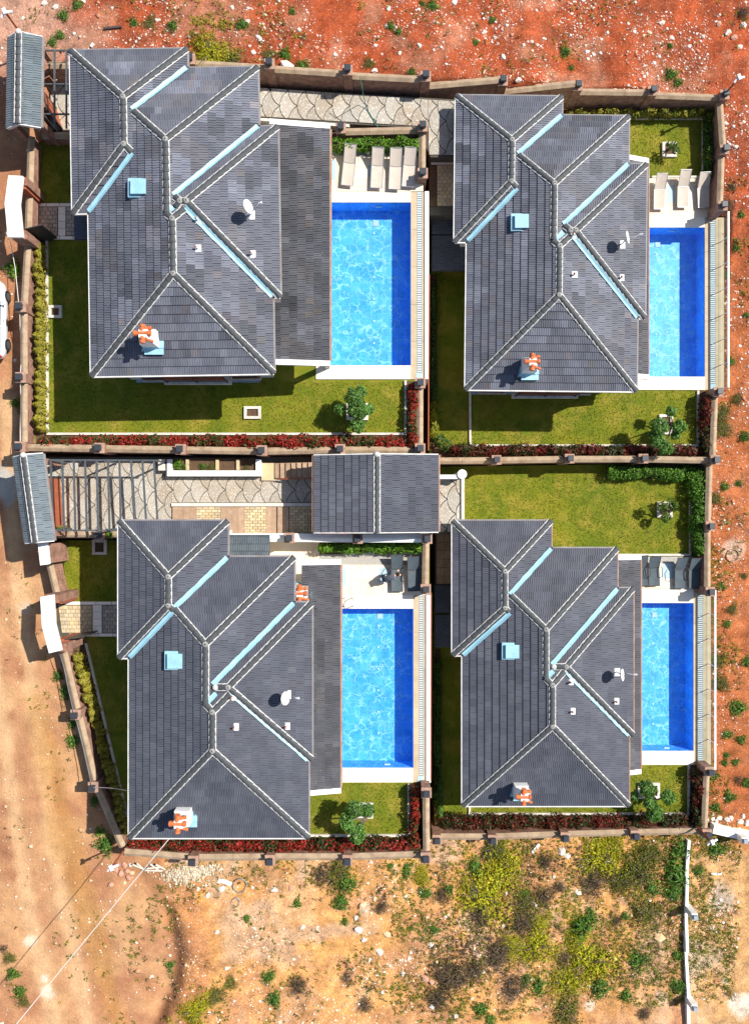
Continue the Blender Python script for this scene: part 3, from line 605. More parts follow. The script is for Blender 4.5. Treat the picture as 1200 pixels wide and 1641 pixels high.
class Tiler:
    """lays tiles on roof planes; the best-seen ones become objects, the rest one joined part"""
    def __init__(s, mname, batch): s.m = mname; s.batch = batch; s.full = {}; s.part = {}
    def tint(s, key):
        r = random.Random(zlib.crc32(repr(key).encode())); g = s.batch
        # tiles come from pallets of slightly different firing: rectangular patches
        pr = random.Random(zlib.crc32(repr((key[0], key[1], key[2] // 2, (key[3] + key[2] // 2 % 2) // 3)).encode()))
        b = 1 + r.uniform(-.10, .10) + (pr.random() < .26) * pr.uniform(.1, .6) * g - (pr.random() < .26) * pr.uniform(.1, .38) * g + (r.random() < .05) * .3 * g
        w = (pr.random() < .12) * .10 * g + (r.random() < .03) * .22 * g
        return (b * (1 + w), b * (1 + w * .35), b * (1 - w * .25))
    def face(s, side, const, M, poly, slope_f, u_of, vis, r_clip=None):
        """poly: convex (u, v) outline in plan distances; slope_f: slope length per plan metre; vis(u, v): is this spot on top"""
        us = [p[0] for p in poly]; vs = [p[1] for p in poly]; gp = GA / slope_f
        for r in range(int(math.floor(min(vs) / gp)), int(math.ceil(max(vs) / gp))):
            off = (r % 2) * TW / 2
            for c in range(int(math.floor((min(us) - off) / TW)) - 1, int(math.ceil((max(us) - off) / TW)) + 1):
                u0, v0 = c * TW + off, r * gp; cell = [(u0, v0), (u0 + TW, v0), (u0 + TW, v0 + gp), (u0, v0 + gp)]
                cl = clip_to(cell, poly)
                if len(cl) < 3: continue
                a = abs(area2(cl)) / (TW * gp)
                if a < .01: continue
                if not any(vis(p[0], p[1]) for p in cl + [(sum(p[0] for p in cl) / len(cl), sum(p[1] for p in cl) / len(cl))]): continue
                key = (side, round(const, 2), r, c)
                if a > .999: s.full[key] = (M, u0, v0 * slope_f, all(vis(p[0], p[1]) for p in cell))
                elif key not in s.part or s.part[key][0] < a: s.part[key] = (a, M, u0, v0, slope_f, poly)
    def emit(s, parent, limit):
        mt = MATS[s.m]; full = []
        for key, (M, u0, sv, top) in s.full.items():
            s.part.pop(key, None); T = M @ Matrix.Translation((u0, sv, 0)); c = T @ Vector((TW / 2, GA / 2, 0))
            d = Vector((0, 0, D)) - c; n = (T.to_3x3() @ Vector((0, 0, 1))); full.append(((n.dot(d.normalized()) / d.length_squared) * (1 if top else .2), key, T))
        full.sort(key=lambda q: -q[0]); V = []; Fc = []; tn = []
        for k, (_, key, T) in enumerate(full):
            t = s.tint(key)
            if k < limit: place('roof_tile', tile_mesh(s.m, t), parent, T)
            else:
                b = sum(len(x) for x in V); A = np.array(T); V.append(TILE_NP @ A[:3, :3].T + A[:3, 3]); Fc += [tuple(i + b for i in f) for f in TILE_F]; tn += [t] * len(TILE_F)
        base = sum(len(x) for x in V); PV = []
        for key, (a, M, u0, v0, sf, poly) in s.part.items():
            t = s.tint(key); gp = GA / sf
            for (ua, za), (ub, zb) in zip(PROF, PROF[1:]):
                cl = clip_to([(u0 + ua, v0), (u0 + ub, v0), (u0 + ub, v0 + gp), (u0 + ua, v0 + gp)], poly)
                if len(cl) < 3 or abs(area2(cl)) < 1e-5: continue
                b = base + len(PV)
                for p in cl:
                    f = (p[1] - v0) / gp; PV.append(tuple(M @ Vector((p[0], p[1] * sf, LOW + (UP - LOW) * f + prof_z(p[0] - u0)))))
                Fc.append(tuple(range(b, b + len(cl)))); tn.append(t)
                lo = [p for p in cl if abs(p[1] - v0) < 1e-6]
                if len(lo) == 2:
                    b = base + len(PV); lo.sort()
                    for p, dz in ((lo[0], -.05), (lo[1], -.05), (lo[1], prof_z(lo[1][0] - u0)), (lo[0], prof_z(lo[0][0] - u0))): PV.append(tuple(M @ Vector((p[0], p[1] * sf, LOW + dz))))
                    Fc.append((b, b + 1, b + 2, b + 3)); tn.append(t)
        if V or PV:
            allv = np.concatenate(V + ([np.array(PV)] if PV else [])); o0 = wl(parent)
            me = mesh_np('tile_field', (allv - np.array(o0)).tolist(), Fc, mt, tint=np.array(tn))
            o = bpy.data.objects.new('tile_field', me); COL.objects.link(o); o.parent = parent; WL[o.name] = o0.copy(); tag(o, kind='stuff')

def cap_mesh():
    mb = MB(); n = 8; vs = []
    for x, r in ((-.02, .155), (.36, .125), (.40, .13)):
        for k in range(n + 1): a = math.pi * k / n; vs.append((x, -r * 1.02 * math.cos(a), r * .72 * math.sin(a) - .02))
    fs = [(i * (n + 1) + k, i * (n + 1) + k + 1, (i + 1) * (n + 1) + k + 1, (i + 1) * (n + 1) + k) for i in range(2) for k in range(n)] + [tuple(range(n, -1, -1))]
    return mesh_np('ridge_tile', vs, [tuple(reversed(f)) for f in fs], MATS['ridge'], smooth=False)
CAP = cap_mesh(); CAPL = .37
def lay_caps(parent, p, q, hfun=None, mort=None):
    """ridge caps along p-q (world, p lower) with irregular mortar on both sides"""
    p, q = Vector(p), Vector(q)
    if p.z > q.z: p, q = q, p
    L = (q - p).length
    if L < .25: return
    n = max(1, round(L / CAPL)); x = (q - p).normalized(); y = Vector((0, 0, 1)).cross(x).normalized(); z = x.cross(y)
    for i in range(n):
        M = Matrix((x, y, z)).transposed().to_4x4(); M = M @ Matrix.Rotation(random.uniform(-.02, .02), 4, 'Z') @ Matrix.Diagonal((L / n / CAPL, 1, 1, 1)); M.translation = p.lerp(q, i / n) + z * .055
        place('ridge_tile', CAP, parent, M)
    if mort is not None:
        mort.lathe((q.x, q.y, q.z + .02), [(.145, 0), (.14, .10), (.09, .135), (.03, .145)], 9)
        k = max(2, int(L / .07))
        for sgn in (-1, 1):
            prev = None
            for i in range(k + 1):
                c = p.lerp(q, i / k); o = []
                w = .028 + .012 * random.random()
                for d in (.105, .145 + w):
                    w2 = c + y * sgn * d; o.append(Vector((w2.x, w2.y, hfun(w2.x, w2.y) + .115 - d * .1)))
                if prev:
                    f = (0, 1, 3, 2) if sgn < 0 else (2, 3, 1, 0)
                    mort.add([prev[0], prev[1], o[0], o[1]], [f])
                prev = o

TAN = math.tan(math.radians(18.7))
class Rect:
    def __init__(s, x0, x1, y0, y1, kS=1.0): s.x0, s.x1, s.y0, s.y1, s.kS = x0, x1, y0, y1, kS
    def g(s, x, y): return (x - s.x0, s.x1 - x, (y - s.y0) * s.kS, s.y1 - y)
    def h(s, x, y): return min(s.g(x, y)) * TAN
    def lin(s):   # g_i = a x + b y + c
        return ((1, 0, -s.x0), (-1, 0, s.x1), (0, s.kS, -s.y0 * s.kS), (0, -1, s.y1))
    def faces(s):
        r = []; L = s.lin(); rc = [(s.x0, s.y0), (s.x1, s.y0), (s.x1, s.y1), (s.x0, s.y1)]
        for i in range(4):
            p = rc
            for j in range(4):
                if j != i: p = clip(p, L[j][0] - L[i][0], L[j][1] - L[i][1], L[j][2] - L[i][2])
            r.append(p)
        return r

def hip_roof(house, rects, org, th, ez, mname, batch, limit, brown_right=False):
    cs, sn = math.cos(th), math.sin(th)
    def LW(x, y, z=0): return Vector((org.x + x * cs - y * sn, org.y + x * sn + y * cs, ez + z))
    def WLc(X, Y): dx, dy = X - org.x, Y - org.y; return dx * cs + dy * sn, -dx * sn + dy * cs
    env = lambda x, y: max(r.h(x, y) for r in rects)
    envw = lambda X, Y: ez + env(*WLc(X, Y))
    # roof deck
    mb = MB()
    for r in rects:
        for p in r.faces():
            p = [q for k, q in enumerate(p) if math.hypot(q[0] - p[k - 1][0], q[1] - p[k - 1][1]) > 1e-6]
            if len(p) >= 3: mb.add([LW(x, y, r.h(x, y) - .004) for x, y in p], [tuple(range(len(p)))])
        c = [LW(x, y, -.10 - .003 * rects.index(r)) for x, y in ((r.x0, r.y0), (r.x1, r.y0), (r.x1, r.y1), (r.x0, r.y1))]
        mb.add(c, [(3, 2, 1, 0)])
    roof = mb.build('roof', MATS['deckdark'], house)
    tl = Tiler(mname, batch)
    dirs = (('W', (0, -1), (1, 0)), ('E', (0, 1), (-1, 0)), ('S', (1, 0), (0, 1)), ('N', (-1, 0), (0, -1)))
    for ri, r in enumerate(rects):
        L = r.lin()
        for i, p in enumerate(r.faces()):
            side, u, v = dirs[i]; k = r.kS if i == 2 else 1; t = TAN * k; sf = math.sqrt(1 + t * t)
            o = {'W': (r.x0, 0), 'E': (r.x1, 0), 'S': (0, r.y0), 'N': (0, r.y1)}[side]
            U = Vector((u[0] * cs - u[1] * sn, u[0] * sn + u[1] * cs, 0)); Vp = Vector((v[0] * cs - v[1] * sn, v[0] * sn + v[1] * cs, t)).normalized(); N = U.cross(Vp)
            M = face_matrix(LW(*o), U, Vp, N)
            pu = [((x - o[0]) * u[0] + (y - o[1]) * u[1], (x - o[0]) * v[0] + (y - o[1]) * v[1]) for x, y in p]
            pu = [q for kk, q in enumerate(pu) if math.hypot(q[0] - pu[kk - 1][0], q[1] - pu[kk - 1][1]) > 1e-6]
            if len(pu) < 3: continue
            if area2(pu) < 0: pu = pu[::-1]
            def vis(a, b, o=o, u=u, v=v, r=r, t=t):
                x, y = o[0] + a * u[0] + b * v[0], o[1] + a * u[1] + b * v[1]; return t * b >= max([q.h(x, y) for q in rects]) - .03
            tl.face(side, o[0] if side in 'WE' else o[1], M, pu, sf, None, vis)
    tl.emit(roof, limit)
    # hips and ridges that show
    mort = MB(); done = set()
    for r in rects:
        for p in r.faces():
            for a, b in zip(p, p[1:] + p[:1]):
                ha, hb = r.h(*a), r.h(*b)
                if max(ha, hb) < .05 or math.hypot(a[0] - b[0], a[1] - b[1]) < .2: continue
                key = tuple(sorted([(round(a[0], 2), round(a[1], 2)), (round(b[0], 2), round(b[1], 2))]))
                if key in done: continue
                done.add(key); n = 300; ok = []; ll = math.hypot(b[0] - a[0], b[1] - a[1]); nxx, nyy = -(b[1] - a[1]) / ll, (b[0] - a[0]) / ll
                for i in range(n + 1):
                    x, y = a[0] + (b[0] - a[0]) * i / n, a[1] + (b[1] - a[1]) * i / n; ok.append(max(env(x + ex, y + ey) - r.h(x + ex, y + ey) for ex, ey in ((0, 0), (.12 * nxx, .12 * nyy), (-.12 * nxx, -.12 * nyy))) < .012)
                i = 0
                while i <= n:
                    if ok[i]:
                        j = i
                        while j < n and ok[j + 1]: j += 1
                        P = [LW(a[0] + (b[0] - a[0]) * k / n, a[1] + (b[1] - a[1]) * k / n, ha + (hb - ha) * k / n) for k in (i, j)]
                        lay_caps(roof, P[0], P[1], envw, mort); i = j + 1
                    else: i += 1
    if mort.v: mort.build('mortar_bedding', MATS['mortar'], roof)
    # valleys
    for ia in range(len(rects)):
        for ib in range(ia + 1, len(rects)):
            ra, rb = rects[ia], rects[ib]
            for fa, la in enumerate(ra.lin()):
                for fb, lb in enumerate(rb.lin()):
                    A, B, C = la[0] - lb[0], la[1] - lb[1], la[2] - lb[2]
                    if abs(A) + abs(B) < 1e-6 or (fa // 2 == fb // 2): continue
                    nn = math.hypot(A, B); p0 = (-A * C / nn ** 2, -B * C / nn ** 2); d = (-B / nn, A / nn); pts = []
                    for k in range(-1500, 1500):
                        x, y = p0[0] + d[0] * k * .02, p0[1] + d[1] * k * .02; h = ra.h(x, y)
                        if h < -.001: continue
                        if abs(ra.g(x, y)[fa] * TAN - h) < 1e-4 and abs(rb.g(x, y)[fb] * TAN - rb.h(x, y)) < 1e-4 and env(x, y) - h < 1e-3: pts.append((x, y))
                    pts = [q for q in pts if all((env(q[0] - d[1] * e, q[1] + d[0] * e) - rr_.h(q[0] - d[1] * e, q[1] + d[0] * e)) > .015 or (env(q[0] + d[1] * e, q[1] - d[0] * e) - rr_.h(q[0] + d[1] * e, q[1] - d[0] * e)) > .015 for rr_ in (ra, rb) for e in (.15,))]
                    if len(pts) < 12: continue
                    vb = MB(); a, b = pts[0], pts[-1]; n = max(3, int(math.hypot(b[0] - a[0], b[1] - a[1]) / .22)); prev = None
                    for k in range(n + 1):
                        x, y = a[0] + (b[0] - a[0]) * k / n, a[1] + (b[1] - a[1]) * k / n; row = []
                        for e in (-1, 0, 1):
                            w = .115 + random.uniform(-.012, .016); X, Y = x - d[1] * e * w, y + d[0] * e * w; row.append(LW(X, Y, max(env(X, Y), -.02) + (.118 if e else .095)))
                        if prev: vb.add(prev + row, [(0, 1, 4, 3), (1, 2, 5, 4)])
                        prev = row
                    vb.build('valley_flashing', MATS['valley'], roof)
    # gutters along the open eaves
    for r in rects:
        for nme, a, b, nx, ny in (('W', (r.x0, r.y0), (r.x0, r.y1), -1, 0), ('E', (r.x1, r.y0), (r.x1, r.y1), 1, 0), ('S', (r.x0, r.y0), (r.x1, r.y0), 0, -1), ('N', (r.x0, r.y1), (r.x1, r.y1), 0, 1)):
            n = 300; ok = []
            for i in range(n + 1):
                x, y = a[0] + (b[0] - a[0]) * i / n + nx * .01, a[1] + (b[1] - a[1]) * i / n + ny * .01; ok.append(all(q is r or (q.h(x, y) < 0 and not (nme == 'W' and abs(q.x0 - r.x0) < 1e-6 and rects.index(q) > rects.index(r) and q.y0 < y < q.y1)) for q in rects))
            i = 0
            while i <= n:
                if ok[i]:
                    j = i
                    while j < n and ok[j + 1]: j += 1
                    if j - i > 3:
                        P = [LW(a[0] + (b[0] - a[0]) * k / n + nx * .055, a[1] + (b[1] - a[1]) * k / n + ny * .055, -.02) for k in (i, j)]
                        g = MB(); g.bar(P[0], P[1], .075 if nme in 'EN' else .09, .13)
                        g.build('gutter', MATS['gutterbrown' if nme == 'E' and brown_right else 'gutter' if nme in 'EN' else 'fascia'], roof)
                    i = j + 1
                else: i += 1
    return roof, LW, envw

def mono_roof(parent, name, quad, mname, batch, limit, fascia=True):
    """single-slope tiled roof: quad = world corners low-left, low-right, high-right, high-left seen along the slope"""
    a, b, c, d = [Vector(q) for q in quad]; U = (b - a).normalized(); V = (d - a); V = (V - U * V.dot(U)).normalized(); N = U.cross(V)
    mb = MB(); off = Vector((0, 0, .14)); vs = [p - Vector((0, 0, .004)) for p in (a, b, c, d)]
    mb.add(vs + [p - off for p in vs], [(0, 1, 2, 3), (7, 6, 5, 4), (0, 4, 5, 1), (1, 5, 6, 2), (2, 6, 7, 3), (3, 7, 4, 0)])
    roof = mb.build(name, MATS['deckdark'], parent); M = face_matrix(a, U, V, N)
    poly = [((p - a).dot(U), (p - a).dot(V)) for p in (a, b, c, d)]
    tl = Tiler(mname, batch); tl.face('S', round(a.x + a.y, 2), M, poly, 1.0, None, lambda u, v: True); tl.emit(roof, limit)
    return roof

# ------------------------------------------------------------------ villas
def window(house, c, nrm, w, h, door=False):
    """window or door set in a wall: c = centre on the wall face, nrm = outward direction in plan"""
    nx, ny = nrm; tx, ty = -ny, nx; rz = math.atan2(ty, tx); o = Vector((nx, ny, 0))
    f = MB()
    for sx in (-1, 1): f.box(Vector(c) + Vector((tx, ty, 0)) * sx * (w / 2) + o * .02, (.09, .12, h + .09), rz)
    for sz in (-1, 1): f.box(Vector(c) + Vector((0, 0, sz * h / 2)) + o * .02, (w - .09, .12, .09), rz)
    fr = f.build('door' if door else 'window', MATS['frame'], house)
    MB().box(Vector(c) + o * .012, (w - .09, .04, h - .09), rz).build('pane', MATS['glassdark'], fr)
    if door: MB().box(Vector(c) + o * .10 + Vector((tx, ty, 0)) * (w * .36), (.04, .06, .18), rz).build('handle', MATS['aluminium'], fr)
    else: MB().box(Vector(c) + o * .07 + Vector((0, 0, -h / 2 - .08)), (w + .2, .22, .06), rz).build('sill', MATS['kerb'], fr)

def vent(roof, p, tall=.32):
    MB().box((p.x + .02, p.y, p.z + .07), (.26, .34, .05)).build('vent_flashing', MATS['whitepaint'], roof)
    v = MB(); v.cyl((p.x, p.y, p.z), (p.x, p.y, p.z + tall), .045, n=10); vp = v.build('vent_pipe', MATS['dish'], roof); v = MB(); v.cyl((p.x - .05, p.y, p.z + tall), (p.x - .05, p.y, p.z + tall + .06), .055, .03, n=10); v.build('vent_cowl', MATS['rust'], roof)

def build_chimney(house, p, hh=1.15, s=.72):
    w = s / 2; sq = lambda k: [(p.x + a * w * k, p.y + b * w * k) for a, b in ((-1, -1), (1, -1), (1, 1), (-1, 1))]
    c = MB(); c.prism(sq(1), p.z - .6, p.z + hh * .55); c.prism(sq(1), p.z + hh * .55, p.z + hh + .2, sq(.5))
    ch = c.build('chimney', MATS['whitepaint'], house)
    fl = MB(); fl.prism(sq(1.45), p.z - .14, p.z + .10, sq(1.03)); fl.box((p.x + .12, p.y - w - .17, p.z - .02), (s * 1.25, .30, .05)); fl.box((p.x + w + .08, p.y - .2, p.z + .02), (.3, .36, .05)); fl.build('flashing', MATS['valley'], ch)
    zt = p.z + hh + .12
    def pipe(a, b, r): 
        q = MB(); a, b = Vector(a), Vector(b); dr = (b - a).normalized(); q.cyl(a, b, r, n=12); q.cyl(b - dr * .10, b + dr * .02, r * 1.25, n=12); q.cyl(a - dr * .02, a + dr * .10, r * 1.25, n=12); q.build('clay_pot', MATS['clay'], ch, smooth=False)
    pipe((p.x - .40, p.y + .02, zt), (p.x + .34, p.y + .02, zt + .02), .105)
    pipe((p.x - .06, p.y + .16, zt - .02), (p.x - .02, p.y + .42, zt + .03), .105); pipe((p.x - .02, p.y - .14, zt - .02), (p.x - .04, p.y - .40, zt - .02), .105)
    pipe((p.x + .10, p.y - .22, zt - .10), (p.x + .40, p.y - .32, zt - .14), .06); pipe((p.x + .06, p.y + .24, zt - .06), (p.x + .34, p.y + .28, zt - .08), .075)

def dish(px, py, zf, label):
    p = W(px, py, 5.0)
    for _ in range(6): p = W(px, py, zf(p.x, p.y))
    t = thing('satellite_dish', label, 'satellite dish', p, 'satellite dishes on the villa roofs')
    m = MB(); m.box((p.x, p.y - .02, p.z + .06), (.34, .42, .05)); m.tube([(p.x, p.y, p.z), (p.x, p.y, p.z + .62)], .035, 8); m.build('mount', MATS['dish'], t)
    # dish looks east and up a little
    ax = Vector((.86, .10, .50)).normalized(); a = Vector((0, 0, 1)).cross(ax).normalized(); b = ax.cross(a); c0 = Vector((p.x - .02, p.y + .02, p.z + .95)); vs = []; N = 20
    rings = (0, .14, .25, .34)
    for off in (0, -.02):
        for r in rings[1:]:
            for k in range(N): an = 2 * math.pi * k / N; vs.append(c0 + a * r * .92 * math.cos(an) + b * r * math.sin(an) + ax * (r * r * .42 + off))
        vs.append(c0 + ax * off)
    fs = []
    for L in range(2):
        bs = L * (3 * N + 1); ce = bs + 3 * N
        for k in range(N):
            k2 = (k + 1) % N; fs.append((ce, bs + k, bs + k2) if L == 0 else (ce, bs + k2, bs + k))
            for i in range(2): q = (bs + i * N + k, bs + (i + 1) * N + k, bs + (i + 1) * N + k2, bs + i * N + k2); fs.append(q if L == 0 else q[::-1])
    fs += [(2 * N + k, 2 * N + (k + 1) % N, 5 * N + 1 + (k + 1) % N, 5 * N + 1 + k)[::-1] for k in range(N)]
    d = MB(); d.add(vs, fs); d.build('reflector', MATS['dish'], t, smooth=True)
    e = c0 + ax * .62 - b * .1; ar = MB(); ar.bar(c0 - b * .44 + ax * .08, e, .03, .03); ar.build('arm', MATS['aluminium'], t); MB().cyl(e - ax * .03, e + ax * .12, .05, n=10).build('receiver', MATS['dish'], t)

def villa(key, label, z0, th, A, C, Dd, B, kS, mname, batch, porch, chim, hatch, vents, dishp, dish_label, canopy=None, brown=False):
    ez = z0 + 4.28; cx = (A[0] + Dd[1]) / 2; cy = (A[2] + B[3]) / 2; org = W(cx, cy, ez); cs, sn = math.cos(th), math.sin(th)
    house = thing('villa', label, 'house', (org.x, org.y, z0), 'grey roofed villas with pools')
    def loc(px, py):
        w = W(px, py, ez); dx, dy = w.x - org.x, w.y - org.y; return dx * cs + dy * sn, -dx * sn + dy * cs
    def mk(q, k=1.0):
        L, R, T, Bm = q; my, mx = (T + Bm) / 2, (L + R) / 2; return Rect(loc(L, my)[0], loc(R, my)[0], loc(mx, Bm)[1], loc(mx, T)[1], k)
    rects = [mk(A), mk(C), mk(Dd), mk(B, kS)]
    rects[1].x0 = rects[3].x0 = (rects[1].x0 + rects[3].x0) / 2        # one straight west eave
    roof, LW, envw = hip_roof(house, rects, org, th, ez, mname, batch, 245, brown)
    # walls
    for i, r in enumerate(rects):
        ins = .52 + .012 * i; mb = MB(); mb.prism([LW(x, y)[:2] for x, y in ((r.x0 + ins, r.y0 + ins), (r.x1 - ins, r.y0 + ins), (r.x1 - ins, r.y1 - ins), (r.x0 + ins, r.y1 - ins))], z0 - .3, ez - .11 - .003 * i)
        mb.build('wall', MATS['render'], house)
    rB, rA, rD = rects[3], rects[0], rects[2]; up = lambda x, y: (x * cs - y * sn, x * sn + y * cs)
    for x, w in ((rB.x0 + 2.0, 1.4), (rB.x1 - 2.0, 1.4)):
        q = LW(x, rB.y0 + .556); window(house, (q.x, q.y, z0 + 2.9), up(0, -1), w, 1.2); window(house, (q.x, q.y, z0 + 1.05), up(0, -1), w, 1.5)
    q = LW((rB.x0 + rB.x1) / 2, rB.y0 + .556); window(house, (q.x, q.y, z0 + 2.65), up(0, -1), 2.0, 1.8)
    for y in (rA.y0 + 2, rA.y1 - 2): q = LW(rA.x0 + .52, y); window(house, (q.x, q.y, z0 + 2.8), up(-1, 0), 1.2, 1.2)
    q = LW(rB.x0 + .556, rA.y0 - 1.3); window(house, (q.x, q.y, z0 + 1.15), up(-1, 0), 1.1, 2.1, True)
    q = LW(rB.x0 + .556, rB.y0 + 3.4); window(house, (q.x, q.y, z0 + 2.6), up(-1, 0), 1.3, 1.3)
    q = LW((rA.x0 + rA.x1) / 2, rA.y1 - .52); window(house, (q.x, q.y, z0 + 2.8), up(0, 1), 1.2, 1.2)
    for y in (rD.y0 + 2.2, rD.y1 - 2.2): q = LW(rD.x1 - .544, y); window(house, (q.x, q.y, z0 + 1.2), up(1, 0), 1.9, 2.1)
    # balcony on the south front
    bx0, bx1, by0, by1, pz = porch['balcony']
    if bx1 > bx0:
        bz = z0 + 1.55; mb = MB(); P0, P1 = W(bx0, by1, bz), W(bx1, by1, bz); wy = LW(0, rB.y0 + .6).y
        mb.prism([(P0.x, P0.y), (P1.x, P1.y), (P1.x, wy), (P0.x, wy)], bz - .16, bz); bal = mb.build('balcony', MATS['kerb'], house)
        rl = MB(); y = P0.y + .14; rl.bar((P0.x + .2, y, bz + .92), (P1.x - .2, y, bz + .92), .16, .06); rl.build('handrail', MATS['rust'], bal)
        n = int((P1.x - P0.x) / .14); br = MB()
        for i in range(n + 1): x = P0.x + .2 + (P1.x - P0.x - .4) * i / n; br.bar((x, y, bz), (x, y, bz + .9), .025, .025)
        for x in (P0.x + .2, (P0.x + P1.x) / 2, P1.x - .2): br.bar((x, y - .03, bz), (x, y - .03, bz + 1.0), .07, .07)
        br.bar((P0.x + .2, y, bz + .12), (P1.x - .2, y, bz + .12), .03, .03); br.build('balustrade', MATS['iron'], bal)
    for x0, x1, yb in porch['plinth']:
        P0, P1 = W(x0, yb, z0 + .06), W(x1, yb, z0 + .06); wy = LW(0, rB.y0 + .6).y
        MB().prism([(P0.x, P0.y), (P1.x, P1.y), (P1.x, wy), (P0.x, wy)], z0 - .2, z0 + .06).build('plinth', MATS['bluestone'], house)
    # porch roof on the pool side
    xr, T, Bm, zr = porch['roof']; zr += z0; dz = .42
    e0, e1 = W(xr, Bm, zr), W(xr, T, zr); xw = LW(rD.x1 - .6, 0).x; rise = dz
    pr = mono_roof(house, 'porch_roof', [e0, e1, (xw, e1.y, zr + rise), (xw, e0.y, zr + rise)], 'tile_porch', batch * .9 + .2, 50)
    for y, yo in ((e0.y, -.14), (e1.y, .14)):
        f = MB(); f.bar((e0.x + .03, y + yo, zr - .06), (xw, y + yo, zr + rise - .02), .26, .2); f.build('fascia', MATS['whitepaint'], pr)
    MB().bar((e0.x + .06, e0.y, zr - .06), (e0.x + .06, e1.y, zr - .06), .10, .12).build('gutter', MATS['gutterbrown'], pr)
    for k in range(4):
        y = e0.y + .25 + (e1.y - e0.y - .5) * k / 3; MB().box((e0.x - .25, y, (z0 + zr) / 2 - .1), (.24, .24, zr - z0 - .05)).build('porch_post', MATS['render'], house)
    def on(px, py):
        p = W(px, py, ez + .8)
        for _ in range(6): p = W(px, py, envw(p.x, p.y))
        return p
    for x, y in chim: build_chimney(house, on(x, y))
    if 'lowchim' in porch:
        x, y = porch['lowchim']; p = W(x, y, zr + .3); build_chimney(house, p, .95, .6)
    # roof hatch
    p = on(*hatch); hb = MB(); hb.prism([(p.x + a * .33, p.y + b * .33) for a, b in ((-1, -1), (1, -1), (1, 1), (-1, 1))], p.z - .2, p.z + .2); hb.box((p.x - .02, p.y, p.z + .23), (.70, .70, .06)); hx = hb.build('roof_hatch', MATS['valley'], roof)
    MB().prism([(p.x + a * .46 - .08, p.y + b * .44) for a, b in ((-1, -1), (1, -1), (1, 1), (-1, 1))], p.z - .22, p.z + .09).build('hatch_flashing', MATS['valley'], roof)
    for x, y in vents: vent(roof, on(x, y))
    dish(*dishp, envw, dish_label)
    return house, LW, rects

VT = villa('upper west', 'upper left villa, mottled grey hip roof above the broad lawn', ZTL, math.radians(.9), (116.5, 302, 81, 340), (143, 416, 111, 520), (165, 447, 206, 478), (146, 436, 225, 600), 1.0, 'tile', 1.0,
    dict(roof=(528, 207, 578, 2.75), balcony=(263, 371, 600, 616, 0), plinth=((219, 262, 613), (372, 416, 613))), [(243, 545)], (225, 302), [(318, 354), (318, 399), (405, 408)], (403, 345), 'white satellite dish on the mottled roof of the upper left villa', None)
VR = villa('upper east', 'upper right villa, mottled grey hip roof with the red earth north of it', ZTR, math.radians(-.6), (730, 898, 155, 388), (749, 1004, 186, 549), (780, 1033, 263, 508), (748, 1020, 275, 625), .98, 'tile', .8,
    dict(roof=(1037, 262, 600, 2.75), balcony=(820, 926, 625, 638, 0), plinth=((753, 819, 632),)), [(845, 588)], (835, 357), [(917, 378), (919, 441), (994, 446)], (995, 392), 'white satellite dish on the mottled roof of the upper right villa')
VB = villa('lower west', 'lower left villa, even dark grey roof with two chimneys', ZBL, 0.0, (192, 365, 835, 1053), (209, 471, 893, 1271), (230, 499.5, 966, 1216), (208.5, 494, 985, 1341), .925, 'tile_dark', .25,
    dict(roof=(545, 905, 1262, 2.75), balcony=(0, 0, 0, 0, 0), plinth=(), lowchim=(484, 948)), [(297, 1303)], (283, 1058), [(374, 1116), (378, 1164), (460, 1163)], (461, 1112), 'white satellite dish on the even dark roof of the lower left villa', None)
VQ = villa('lower east', 'lower right villa, even dark grey roof beside the side garden lawn', ZBR, 0.0, (725.5, 882, 835, 1049), (741, 987.5, 879, 1220), (760, 1013, 943, 1177), (742, 1006, 955, 1290), .95, 'tile_dark', .3,
    dict(roof=(1025, 897, 1232, 2.75), balcony=(0, 0, 0, 0, 0), plinth=()), [(832, 1263)], (820, 1043), [(913, 1092), (916, 1139), (986, 1123)], (987, 1076), 'white satellite dish on the even dark roof of the lower right villa', None, True)
# lower lean-to roofs tucked beside the villas
def lean(house, quad_px, z, hi, mname='tile_dark', lim=0):
    a, b, c, d = quad_px; return mono_roof(house, 'side_roof', [W(*a, z), W(*b, z), W(*c, z + hi), W(*d, z + hi)], mname, .2, lim)
lean(VT[0], [(121, 343), (121, 384), (152, 384), (152, 343)], 2.6, .35)
lean(VR[0], [(692, 320), (692, 376), (760, 376), (760, 320)], -1.7, .12)
lean(VR[0], [(692, 378), (692, 434), (760, 434), (760, 378)], -1.72, .12)
lean(VQ[0], [(697, 938), (697, 982), (738, 982), (738, 938)], -2.5, .12)
lean(VQ[0], [(697, 985), (697, 1037), (738, 1037), (738, 985)], -2.52, .12)
sr = lean(VB[0], [(366, 893), (432, 893), (432, 857), (366, 857)], 1.9, .5, 'tile_gate', 0)
lean(VB[0], [(189, 968), (189, 1022), (215, 1022), (215, 968)], 1.7, .25)
